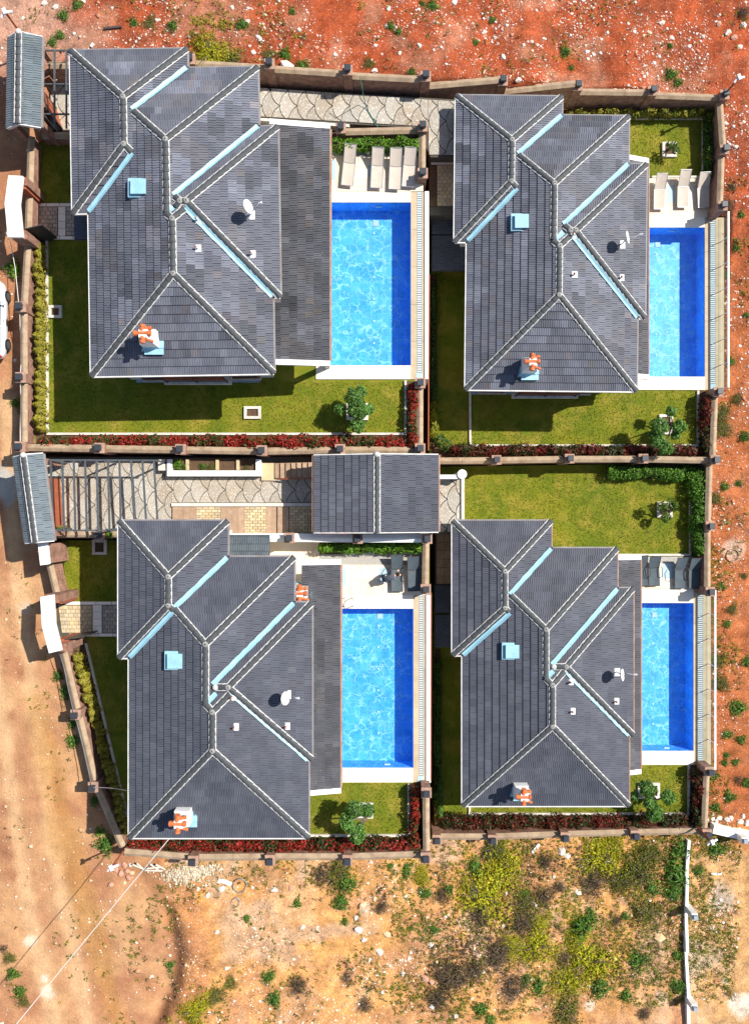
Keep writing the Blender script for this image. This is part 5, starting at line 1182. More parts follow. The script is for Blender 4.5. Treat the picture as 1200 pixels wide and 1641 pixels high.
hedge('red hedge below the upper right lawn', (722, 722), (1112, 723), 22, ZTR, .85, DKR, group=RH)
hedge('dark red hedge beside the boundary wall, upper right', (1131, 634), (1129, 722), 22, ZTR, .9, DKR, group=RH)
hedge('deep red hedge under the south eave of the lower left villa', (208, 1356), (655, 1354), 24, ZBL, .8, REDS[:3] + DKR[3:], group=RH)
hedge('short red hedge east of the lower left lawn', (666, 1262), (665, 1362), 20, ZBL, .85, REDS, group=RH)
hedge('dark red and green hedge below the lower right villa', (708, 1317), (1100, 1317), 26, ZBR, .8, DKR, group=RH)
hedge('dark red hedge beside the boundary wall, lower right', (1119, 1236), (1116, 1326), 22, ZBR, .95, DKR, group=RH)
hedge('bright green hedge behind the four beige loungers', (533, 230), (668, 231), 24, ZTL, .9, BRT, dens=620, size=.08)
hedge('bright green hedge behind the bending person', (512, 878), (672, 879), 17, ZBL, .85, BRT, dens=620, size=.08)
hedge('green hedge along the top of the side garden', (976, 757), (1125, 758), 24, ZBR, .95, [(.10, .23, .02), (.06, .15, .014), (.16, .32, .03)], dens=950, size=.075, uneven=.08)
hedge('tall green hedge along the right of the side garden', (1119, 764), (1118, 888), 30, ZBR, 1.0, [(.10, .23, .02), (.06, .15, .014), (.16, .32, .03)], dens=1100, size=.075, uneven=.08)
hedge('yellowish hedge on top of the small square lawn', (908, 183), (1124, 181), 12, ZTR, .8, YEL[:2] + [GRN[0]], dens=420, clump=.4)
hedge('green and yellow hedge right of the small square lawn', (1135, 180), (1134, 284), 14, ZTR, .85, [GRN[0], GRN[1], YEL[0]], dens=460, clump=.4)
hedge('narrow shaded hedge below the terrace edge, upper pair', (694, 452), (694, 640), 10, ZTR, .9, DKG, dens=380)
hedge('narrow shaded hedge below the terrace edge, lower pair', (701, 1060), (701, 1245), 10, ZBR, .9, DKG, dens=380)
hedge('yellow green bushes at the end of the terrace edge, upper pair', (694, 642), (694, 700), 14, ZTR, 1.0, LIM, dens=560)
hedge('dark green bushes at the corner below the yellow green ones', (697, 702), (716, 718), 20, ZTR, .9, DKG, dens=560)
hedge('green bush by the lit lawn patch, lower pair', (703, 1248), (704, 1306), 16, ZBR, 1.0, GRN, dens=560)
# small clipped conifers along the west walls
def conifer_meshes():
    out = []
    for s in range(4):
        rng = np.random.default_rng(50 + s); n = 330; ph = rng.uniform(0, 2 * np.pi, n); hh = rng.random(n) ** .8; lob = 1 + .22 * np.sin(ph * 3 + s) ; r = (.27 * (1 - hh ** 2.2) + .03) * lob * rng.uniform(.6, 1.05, n)
        C = np.stack([r * np.cos(ph), r * np.sin(ph), .06 + hh * .72], 1); N = np.stack([np.cos(ph), np.sin(ph), .5 + hh], 1)
        V = leaves(C, N, .062, .5, .5, rng); out.append(quads('foliage', V, pal(n, YEL, (3, 2, 1), rng), MATS['leaf']))
    return out
CON = conifer_meshes()
stem_me = mesh_np('stem', *(lambda m: (m.v, m.f))(MB().tube([(0, 0, -.05), (0, 0, .5)], .02, 5)), MATS['bark'])
def conifers(p0, p1, n, z, desc, jitter=1.6):
    for i in range(n):
        f = (i + .5) / n; px = p0[0] + (p1[0] - p0[0]) * f + random.uniform(-jitter, jitter); py = p0[1] + (p1[1] - p0[1]) * f + random.uniform(-1.5, 1.5); c = W(px, py, z + .4); s = random.uniform(.85, 1.25)
        t = thing('conifer_shrub', '%s small yellowish conifer from the top %s' % (ORD[i], desc), 'shrub', (c.x, c.y, z), 'yellowish conifers ' + desc)
        place('foliage', CON[i % 4], t, Matrix.Translation((c.x, c.y, z)) @ Matrix.Rotation(random.uniform(0, 6), 4, 'Z') @ Matrix.Diagonal((s, s, s * random.uniform(.85, 1.2), 1)))
        place('stem', stem_me, t, Matrix.Translation((c.x, c.y, z)))
conifers((64, 390), (66, 692), 25, ZTL, 'along the road side wall of the broad lawn')
conifers((124, 1048), (203, 1338), 24, ZBL, 'along the slanting wall by the dirt road', 2.4)

# cloud-pruned trees
def tree(label, base, z, balls, trunk_h=.9, cols=OLV, n_per=900, size=.075):
    """base px; balls = (px, py, height above ground, radius m)"""
    b = W(*base, z); t = thing('garden_tree', label, 'tree', b, 'pruned garden trees'); m = MB(); fork = Vector((b.x + .06, b.y - .03, z + trunk_h)); m.tube([(b.x, b.y, z), (b.x + .04, b.y + .02, z + trunk_h * .5), fork], [.11, .085, .07], 8); tr = m.build('trunk', MATS['bark'], t)
    for px, py, h, r in balls:
        c = W(px, py, z + h); m = MB(); mid = fork.lerp(c, .55) + Vector((0, 0, -.12)); m.tube([fork, mid, c], [.055, .04, .02], 6); m.build('branch', MATS['bark'], tr)
        n = int(n_per * (r / .45) ** 2); rng = RNG; v = rng.normal(0, 1, (n, 3)); v /= np.linalg.norm(v, axis=1)[:, None]; lump = 1 + .2 * np.sin(v[:, 0] * 5 + px) * np.cos(v[:, 1] * 4 + py); rad = r * rng.uniform(.45, 1.08, n) ** .6 * lump
        C = np.array(c) + v * rad[:, None] * np.array([1, 1, .75]); leafpart('crown', C, v + np.array([0, 0, .25]), size, pal(n, cols, (3, 2, 1)) * (rng.uniform(.8, 1.15)), t)
tree('pruned tree in the square planter on the broad lawn', (572, 660), ZTL, [(569, 638, 1.75, .52), (545, 655, 1.4, .30), (580, 657, 1.55, .42), (566, 657, 1.6, .36), (572, 681, 1.2, .42), (592, 656, 1.3, .28), (578, 627, 1.6, .30)])
tree('pruned tree near the wall on the upper right lawn', (1066, 680), ZTR, [(1056, 683, 1.9, .50), (1075, 660, 1.5, .30), (1088, 683, 1.5, .40), (1053, 705, 1.7, .42), (1066, 718, 1.5, .40), (1045, 699, 1.3, .25), (1082, 697, 1.1, .26)])
tree('pruned tree bent over the kerb of the lower left lawn', (585, 1300), ZBL, [(569, 1297, 1.8, .45), (589, 1299, 1.6, .36), (556, 1316, 1.7, .42), (563, 1328, 1.5, .28), (573, 1340, 1.4, .42), (577, 1325, 1.2, .22)])
tree('pruned tree beside the south eave of the lower right villa', (1040, 1272), ZBR, [(1037, 1266, 1.9, .48), (1016, 1275, 1.4, .28), (1070, 1278, 1.5, .42), (1040, 1287, 1.7, .36), (1048, 1303, 1.5, .50), (1028, 1258, 1.4, .24)])
tree('leafy sapling on the side garden lawn', (1064, 818), ZBR, [(1062, 812, 1.2, .32), (1066, 829, 1.0, .32), (1080, 812, 1.0, .26), (1073, 803, .9, .2)], cols=GRN, n_per=420)
tree('thin sapling on the small square lawn', (1073, 239), ZTR, [(1079, 234, .9, .26), (1084, 241, .8, .2), (1071, 231, .7, .15)], cols=GRN, n_per=330, trunk_h=.6)

# planter herbs and climbers
def bush_mesh(seed, cols, n, size, flat=.6, wts=(3, 2, 1), asp=.4):
    rng = np.random.default_rng(seed); v = rng.normal(0, 1, (n, 3)); v /= np.linalg.norm(v, axis=1)[:, None]; v[:, 2] = np.abs(v[:, 2]); lump = 1 + .3 * np.sin(np.arctan2(v[:, 1], v[:, 0]) * 3 + seed) + .15 * rng.normal(0, 1, n); rad = rng.uniform(.15, 1, n) ** .55 * lump
    C = v * rad[:, None] * np.array([1, 1, flat]); return quads('foliage', leaves(C, v + np.array([0, 0, .4]), size, asp, .7, rng), pal(n, cols, wts, rng), MATS['leaf'])
BUSH = {'g': [bush_mesh(100 + i, [(.11, .24, .03), (.06, .15, .02), (.18, .32, .04)], 420, .14) for i in range(4)], 'y': [bush_mesh(110 + i, [(.46, .43, .016), (.28, .33, .014), (.56, .50, .03)], 2600, .05, .3) for i in range(4)], 'd': [bush_mesh(120 + i, DRY, 900, .12, .4, asp=.12) for i in range(4)], 'b': [bush_mesh(130 + i, BRT, 330, .15) for i in range(3)], 'k': [bush_mesh(140 + i, [(.15, .19, .025), (.16, .12, .05), (.24, .25, .03)], 1700, .058, .3) for i in range(4)]}
def branch_mesh(seed):
    m = MB(); r = random.Random(seed)
    for k in range(9): a = r.uniform(0, 6.28); e = r.uniform(.35, .8); m.tube([(0, 0, -.05), (math.cos(a) * e * .5, math.sin(a) * e * .5, .28), (math.cos(a) * e, math.sin(a) * e, r.uniform(.3, .5))], [.03, .02, .006], 4)
    return mesh_np('stems', m.v, m.f, MATS['bark'])
STEMS = [branch_mesh(i) for i in range(3)]
KIND = {'g': 'green', 'y': 'yellow green flowering', 'd': 'dry brown', 'b': 'bright green', 'k': 'mixed straggly'}
def bushes(lst, desc, zfun=None):
    """lst: (px, py, r px, kind); labelled by kind and order from the left"""
    for kd in sorted(set(q[3] for q in lst)):
        L = sorted([q for q in lst if q[3] == kd])
        for i, (px, py, r, _) in enumerate(L):
            p = TZ(px, py) if zfun is None else W(px, py, zfun); R = r * (D - p.z) / F * (1.5 if kd in 'yk' else 1.2); lab = '%s %s bush from the left %s' % (ORD[i], KIND[kd], desc) if len(L) > 1 else 'only %s bush %s' % (KIND[kd], desc)
            t = thing('bush', lab, 'bush', p, 'bushes ' + desc); me = BUSH[kd]; M = Matrix.Translation(p) @ Matrix.Rotation(random.uniform(0, 6.28), 4, 'Z') @ Matrix.Diagonal((R, R * random.uniform(.8, 1.15), R * random.uniform(.85, 1.1), 1))
            place('foliage', me[i % len(me)], t, M); place('stems', STEMS[i % 3], t, M @ Matrix.Diagonal((.9, .9, .9, 1)))
bushes(SOUTH, 'in the scrub lot at the bottom')
bushes(NORTH, 'on the red earth at the top')
EAST = [(1165, 440, 6, 'g'), (1178, 398, 6, 'g'), (1186, 345, 6, 'g'), (1195, 505, 5, 'g'), (1170, 580, 8, 'g'), (1155, 660, 12, 'k'), (1158, 688, 12, 'k'), (1180, 640, 8, 'k'), (1192, 700, 9, 'g'), (1160, 780, 7, 'g'), (1183, 775, 6, 'g'), (1146, 800, 8, 'k'), (1152, 1095, 13, 'k'), (1180, 1135, 12, 'g'), (1195, 1060, 9, 'g'), (1148, 1060, 12, 'k'), (1164, 1176, 8, 'g'), (1187, 1185, 7, 'g'), (1144, 1293, 9, 'g'), (1168, 1277, 9, 'g'), (1160, 1222, 6, 'g'), (1177, 1222, 6, 'g'), (1181, 1250, 8, 'd'), (1196, 1255, 9, 'g'), (1163, 1210, 5, 'g'), (1143, 1243, 7, 'g'), (1155, 940, 6, 'g'), (1172, 975, 8, 'k'), (1165, 1000, 6, 'g'), (1190, 925, 6, 'k'), (1165, 330, 14, 'd'), (1172, 300, 7, 'd')]
bushes(EAST, 'on the strip of earth at the right')
WEST = [(22, 432, 14, 'b'), (27, 647, 9, 'b'), (107, 1108, 10, 'g'), (95, 1083, 9, 'g'), (117, 1187, 11, 'g'), (117, 1160, 7, 'g'), (162, 1332, 9, 'b'), (170, 1352, 14, 'g'), (153, 1283, 8, 'g'), (22, 1560, 10, 'g'), (32, 1588, 9, 'g'), (15, 1535, 8, 'k'), (38, 1605, 8, 'k'), (6, 1520, 7, 'd')]
bushes(WEST, 'beside the dirt road')
bushes([(285, 745, 8, 'b'), (298, 748, 6, 'g'), (325, 748, 6, 'g'), (340, 750, 7, 'k'), (395, 752, 5, 'k')], 'in the long white planter', ZDR + .4)
bushes([(176, 857, 7, 'b'), (95, 849, 6, 'b'), (104, 848, 5, 'k')], 'climbing on the wall south of the drive', .55)

# ------------------------------------------------------------------ loose stone and weeds on the bare earth
def ico():
    p = (1 + 5 ** .5) / 2; v = np.array([(-1, p, 0), (1, p, 0), (-1, -p, 0), (1, -p, 0), (0, -1, p), (0, 1, p), (0, -1, -p), (0, 1, -p), (p, 0, -1), (p, 0, 1), (-p, 0, -1), (-p, 0, 1)], float); v /= np.linalg.norm(v[0])
    f = np.array([(0, 11, 5), (0, 5, 1), (0, 1, 7), (0, 7, 10), (0, 10, 11), (1, 5, 9), (5, 11, 4), (11, 10, 2), (10, 7, 6), (7, 1, 8), (3, 9, 4), (3, 4, 2), (3, 2, 6), (3, 6, 8), (3, 8, 9), (4, 9, 5), (2, 4, 11), (6, 2, 10), (8, 6, 7), (9, 8, 1)]); return v, f
IV, IF = ico()
OV = np.array([(1, 0, 0), (-1, 0, 0), (0, 1, 0), (0, -1, 0), (0, 0, 1), (0, 0, -1)], float); OF = np.array([(0, 2, 4), (2, 1, 4), (1, 3, 4), (3, 0, 4), (2, 0, 5), (1, 2, 5), (3, 1, 5), (0, 3, 5)])
def rubble():
    rng = RNG; n = 240000; px = rng.uniform(-40, 1240, n); py = rng.uniform(-40, 1690, n); x = (px - CX) * 41.5 / F; y = (CY - py) * 41.5 / F
    keep = ~inside(x, y); x, y = x[keep], y[keep]; den = np.clip(.26 + 2.6 * fbm(x, y, 77, .45, 5), .03, 1)
    den *= np.where(y > 20, 1.25, 1.0); den *= 1 + 1.3 * smooth(x, 11, 17) * smooth(y, 21, 26) + 1.2 * smooth(-x, 12, 17) * smooth(y, 22, 26) + .9 * smooth(-y, 20, 24) * smooth(-x, -6, 0) * smooth(x, -11, -9); road = (x < -14.5) & (y > -18) | ((x < -11.5) & (y < -18)); den *= np.where(road, .16, 1); den = np.where((x > 18) & (y < 20), den * .8, den)
    k = rng.random(len(x)) < den; x, y = x[k], y[k]; n = len(x); z = base_z(x, y); s = np.clip(rng.lognormal(-3.5, .62, n), .014, .2)
    V = OV[None] * rng.uniform(.6, 1.25, (n, 6, 1)); an = rng.uniform(0, 6.28, n); c, sn = np.cos(an), np.sin(an); X = V[:, :, 0] * c[:, None] - V[:, :, 1] * sn[:, None]; Y = V[:, :, 0] * sn[:, None] + V[:, :, 1] * c[:, None]
    V = np.stack([X * s[:, None] * 1.15 + x[:, None], Y * s[:, None] + y[:, None], V[:, :, 2] * s[:, None] * .6 + z[:, None] - s[:, None] * .05], -1).reshape(-1, 3)
    Fc = (OF[None] + 6 * np.arange(n)[:, None, None]).reshape(-1, 3)
    red = (y > 18) | (x > 17); colr = np.where(red[:, None], pal(n, [(.78, .70, .64), (.52, .22, .13), (.62, .45, .36)], (2.2, 2.2, 1.4), rng, .2), pal(n, [(.74, .66, .54), (.50, .30, .16), (.60, .44, .29)], (2.0, 2.2, 1.6), rng, .2))
    me = bpy.data.meshes.new('rubble'); me.vertices.add(len(V)); me.vertices.foreach_set('co', V.ravel()); me.loops.add(Fc.size); me.loops.foreach_set('vertex_index', Fc.ravel()); me.polygons.add(len(Fc)); me.polygons.foreach_set('loop_start', np.arange(0, Fc.size, 3)); me.update(calc_edges=True)
    a = me.attributes.new('tint', 'FLOAT_COLOR', 'FACE'); t = np.ones((len(Fc), 4), np.float32); t[:, :3] = np.repeat(colr, 8, 0); a.data.foreach_set('color', t.ravel()); mt = mat('rubble', (1, 1, 1), (.8, .78, .75), scale=9, rough=.95, tint='tint'); me.materials.append(mt)
    o = bpy.data.objects.new('rubble', me); COL.objects.link(o); tag(o, 'loose pale stones scattered over the bare red and ochre earth', 'rubble', kind='stuff')
rubble()
def ground_weeds():
    """thin low weeds, uncountable"""
    rng = RNG; n = 150000; px = rng.uniform(-30, 1230, n); py = rng.uniform(-30, 1680, n); x = (px - CX) * 42 / F; y = (CY - py) * 42 / F
    w = smooth(fbm(x, y, 61, .35, 4), .06, .2) * .35 + smooth(fbm(x, y, 67, 1.1, 3), .1, .2) * .25
    w = np.where((y < -18) & (x > 1), w + .55 * smooth(fbm(x, y, 64, .5, 4), -.08, .14) + .07, w); w = np.where((x > 17.5) & (y < 8), w * 1.6, w); w = np.where((x < -13.5), w * .12, w); w = np.where((y > 20), w * .22, w); w = np.where((y < -18) & (x < 0) & (x > -13), w * .6, w)
    lime = np.zeros(n); dryw = np.zeros(n)
    for bx, by, r, kd in SOUTH + NORTH:
        g = np.exp(-(((px - bx) ** 2 + (py - by) ** 2) / (r * (1.5 if kd in 'yk' else 1.2)) ** 2))
        if kd in 'yk': lime += g * .8
        elif kd == 'd': dryw += g * .5
        else: w = w + g * .3
    nz = fbm(x, y, 70, 1.6, 3); lime *= smooth(nz, -.15, .1); w = w + lime + dryw
    k = (rng.random(n) < w) & ~inside(x, y); x, y, lime, dryw = x[k], y[k], lime[k], dryw[k]; n = len(x); z = base_z(x, y); C = np.stack([x + rng.normal(0, .05, n), y + rng.normal(0, .05, n), z + rng.uniform(.02, .12, n)], 1)
    C = np.repeat(C, 5, 0) + rng.normal(0, .06, (n * 5, 3)) * np.array([1, 1, .4]); N = np.tile(np.array([[0, 0, 1.0]]), (len(C), 1)); T = pal(n, [(.26, .25, .022), (.13, .19, .022), (.20, .14, .055)], (3, 2.4, 1.6), rng); T = np.where((rng.random(n) < lime * 1.4)[:, None], pal(n, [(.38, .35, .016), (.22, .27, .016), (.30, .22, .04)], (3, 2, 1), rng), T)
    T = np.repeat(np.where((rng.random(n) < dryw * 1.4)[:, None], pal(n, DRY, (2, 2, 2), rng), T), 5, 0)
    o = leafpart('ground_weeds', C, N, .075, T, None, .3, .6, rng, 'stuff'); tag(o, 'thin yellowish weeds scattered over the earth around the plots', 'weeds')
ground_weeds()
def turf():
    """short grass blades standing on the lawns"""
    rng = RNG; CC = []
    for x0, y0, x1, y1, z in ((64, 230, 120, 325, ZTL), (78, 386, 440, 612, ZTL), (78, 612, 648, 694, ZTL), (755, 626, 1115, 712, ZTR), (700, 440, 750, 712, ZTR), (1008, 194, 1122, 282, ZTR), (100, 868, 192, 962, ZBL), (497, 1255, 652, 1336, ZBL), (706, 1050, 745, 1302, ZBR), (755, 1290, 1100, 1302, ZBR), (1008, 1226, 1100, 1302, ZBR), (746, 752, 972, 884, ZBR), (972, 770, 1103, 886, ZBR), (150, 1022, 208, 1180, ZBL)):
        a, b = W(x0, y1, z), W(x1, y0, z); n = int((b.x - a.x) * (b.y - a.y) * 190); CC.append(np.stack([rng.uniform(a.x, b.x, n), rng.uniform(a.y, b.y, n), np.full(n, z + .022)], 1))
    C = np.concatenate(CC); n = len(C); nz = fbm(C[:, 0], C[:, 1], 88, .5, 4); dry = smooth(nz + rng.normal(0, .07, n), .0, .16); g = pal(n, [(.165, .18, .008), (.115, .15, .007), (.205, .205, .012)], (3, 2, 1.3), rng, .2); d = pal(n, [(.26, .22, .03), (.22, .19, .02)], (1, 1), rng, .2)
    T = g * (1 - dry[:, None]) + d * dry[:, None]; o = leafpart('turf', C, np.tile(np.array([[0, 0, .8]]), (n, 1)), .042, T, None, .35, .7, rng, 'stuff'); tag(o, 'short green and straw grass blades of the garden lawns', 'grass')
turf()
rock_me = []
for i in range(5):
    rg = np.random.default_rng(200 + i); v = IV * rg.uniform(.72, 1.2, (12, 1)) * np.array([1.1, .85, .6]); rock_me.append(mesh_np('rock', v.tolist(), [tuple(f) for f in IF.tolist()], MATS['rock'], tint=np.ones(20)))
def tinted(me, t):
    key = (me.name, t)
    if key not in TILE_MESH:
        c = me.copy(); a = c.attributes['tint']; arr = np.ones((len(c.polygons), 4), np.float32); arr[:, :3] = t; a.data.foreach_set('color', arr.ravel()); TILE_MESH[key] = c
    return TILE_MESH[key]
WHT, PNK, TANR = (1.25, 1.3, 1.35), (.85, .55, .45), (1.15, .95, .65)
def rocks(lst, desc):
    nm = {WHT: 'white', PNK: 'reddish', TANR: 'tan'}
    for tn in (WHT, PNK, TANR):
        L = sorted([q for q in lst if q[3] == tn])
        for i, (px, py, r, _) in enumerate(L):
            p = TZ(px, py); R = r * .82 * (D - p.z) / F; p.z -= R * .12; o = place('rock', tinted(rock_me[i % 5], tn), None, Matrix.Translation(p + Vector((0, 0, R * .2))) @ Matrix.Rotation(random.uniform(0, 6), 4, 'Z') @ Matrix.Diagonal((R, R, R, 1)))
            tag(o, ('%s %s rock from the left %s' % (ORD[i], nm[tn], desc)) if len(L) > 1 else 'lone %s rock %s' % (nm[tn], desc), 'rock', 'rocks ' + desc)
rocks([(440, 1425, 7, WHT), (405, 1422, 4, WHT), (620, 1497, 8, TANR), (583, 1505, 7, WHT), (575, 1490, 9, WHT), (680, 1567, 9, PNK), (692, 1573, 7, PNK), (1055, 1502, 11, TANR), (925, 1430, 7, WHT), (811, 1430, 5, WHT), (690, 1515, 7, WHT), (692, 1612, 8, WHT), (655, 1535, 6, WHT), (645, 1560, 5, WHT), (975, 1525, 6, TANR), (985, 1537, 5, WHT), (1010, 1467, 6, TANR), (608, 1525, 8, WHT), (570, 1470, 6, WHT), (348, 1493, 5, WHT), (485, 1485, 6, WHT), (466, 1423, 6, PNK), (600, 1440, 5, TANR), (730, 1628, 6, WHT), (900, 1365, 10, WHT), (908, 1372, 8, WHT), (930, 1388, 5, WHT), (858, 1450, 5, WHT), (760, 1520, 5, TANR), (557, 1568, 6, PNK), (580, 1450, 10, TANR), (355, 1425, 8, WHT), (352, 1412, 6, WHT), (333, 1435, 6, WHT), (318, 1424, 6, WHT)], 'in the scrub lot at the bottom')
rocks([(185, 1392, 7, PNK), (195, 1400, 8, PNK), (204, 1395, 7, PNK), (190, 1385, 6, PNK), (199, 1386, 7, PNK), (210, 1386, 5, WHT), (212, 1399, 5, TANR), (178, 1417, 7, PNK), (200, 1415, 5, TANR), (207, 1407, 6, PNK)], 'piled at the lower left wall corner')
rocks([(72, 5, 6, WHT), (90, 11, 6, WHT), (38, 30, 5, WHT), (135, 2, 5, WHT), (372, 12, 5, WHT), (397, 35, 6, WHT), (417, 63, 5, WHT), (622, 13, 6, WHT), (640, 85, 5, WHT), (600, 113, 7, WHT), (672, 73, 5, WHT), (806, 92, 6, WHT), (830, 128, 7, WHT), (1060, 37, 6, WHT), (950, 88, 5, WHT), (1165, 52, 8, WHT), (1175, 60, 7, PNK), (1190, 40, 8, WHT), (1150, 38, 7, PNK), (1185, 75, 6, WHT), (985, 145, 5, WHT), (460, 108, 14, WHT), (870, 140, 6, WHT)], 'on the red earth at the top')
# ------------------------------------------------------------------ loungers
def lounger(label, foot, head, z, dark, group):
    """foot, head: px of the middle of both ends"""
    f, h = W(*foot, z + .3), W(*head, z + .75); v = Vector((h.x - f.x, h.y - f.y, 0)); rz = math.atan2(v.y, v.x); t = thing('sun_lounger', label, 'sun lounger', (f.x + v.x / 2, f.y + v.y / 2, z), group)
    x = v.normalized(); y = Vector((-x.y, x.x, 0)); o = Vector((f.x, f.y, z)); L = v.length; ls = L * .60; wd_ = .60; fb = MATS['fabricdark' if dark else 'fabric']; fm = MATS['iron' if dark else 'aluminium']
    pt = lambda a, b, c: o + x * a + y * b + Vector((0, 0, c))
    def sheet(a0, c0, a1, c1, n=4):
        m = MB(); vs = []
        for i in range(n + 1):
            a, c = a0 + (a1 - a0) * i / n, c0 + (c1 - c0) * i / n
            for k in range(5): b = (k / 4 - .5) * wd_; vs.append(pt(a, b, c - .022 * (1 - (2 * k / 4 - 1) ** 2)))
        m.add(vs, [(i * 5 + k + 1, i * 5 + k, (i + 1) * 5 + k, (i + 1) * 5 + k + 1) for i in range(n) for k in range(4)]); m.add([p - Vector((0, 0, .02)) for p in vs], [(i * 5 + k, i * 5 + k + 1, (i + 1) * 5 + k + 1, (i + 1) * 5 + k) for i in range(n) for k in range(4)]); return m
    sheet(0, .30, ls, .34).build('seat', fb, t, smooth=True); bk = sheet(ls + .02, .35, L, .78).build('backrest', fb, t, smooth=True)
    fr = MB()
    for s in (-1, 1): fr.tube([pt(0, s * .31, .29), pt(ls, s * .31, .33)], .022, 6); fr.tube([pt(ls, s * .31, .34), pt(L, s * .31, .77)], .020, 6)
    fr.tube([pt(0, -.31, .29), pt(0, .31, .29)], .022, 6); fr.tube([pt(ls, -.31, .33), pt(ls, .31, .33)], .02, 6); fr.tube([pt(L, -.31, .77), pt(L, .31, .77)], .02, 6); fr.build('frame', fm, t)
    for a in (.18, ls + .25):
        for s in (-1, 1): m = MB(); m.tube([pt(a, s * .30, .31 if a < ls else .44), pt(a, s * .30, 0.04)], .02, 6); m.build('leg', fm, t)
    if dark:
        for s in (-1, 1): m = MB(); m.tube([pt(ls * .45, s * .33, .33), pt(ls * .52, s * .40, .52), pt(ls * .95, s * .41, .58), pt(ls * 1.12, s * .36, .46)], .02, 6); m.build('armrest', fm, t)
GB, GD = 'beige loungers by the upper pools', 'dark grey loungers by the lower pools'
for i, (f, h) in enumerate((((556, 297), (562, 231)), ((603, 301), (606, 236)), ((632, 303), (635, 237)), ((653, 299), (658, 236)))): lounger(['leftmost of the four beige loungers on the upper left terrace', 'second from left of the four beige loungers, upper left terrace', 'third from left of the four beige loungers, upper left terrace', 'rightmost of the four beige loungers, next to the brick wall'][i], f, h, ZTL, False, GB)
for i, (f, h) in enumerate((((1056, 335), (1061, 278)), ((1094, 332), (1099, 272)), ((1127, 332), (1130, 276)))): lounger(['leftmost of the three beige loungers on the upper right terrace', 'middle of the three beige loungers on the upper right terrace', 'rightmost of the three beige loungers on the upper right terrace'][i], f, h, ZTR, False, GB)
for i, (f, h) in enumerate((((636, 948), (636, 889)), ((663, 947), (662, 892)))): lounger(['dark lounger under the bending person', 'dark lounger next to the brick wall by the bending person'][i], f, h, ZBL, True, GD)
for i, (f, h) in enumerate((((1030, 939), (1029, 891)), ((1048, 939), (1050, 892)), ((1089, 943), (1094, 894)), ((1112, 943), (1116, 895)))): lounger(['dark lounger half hidden under the porch roof', 'dark lounger just clear of the porch roof', 'dark lounger right of the pale glass floor panel', 'rightmost dark lounger beside the boundary wall'][i], f, h, ZBR, True, GD)

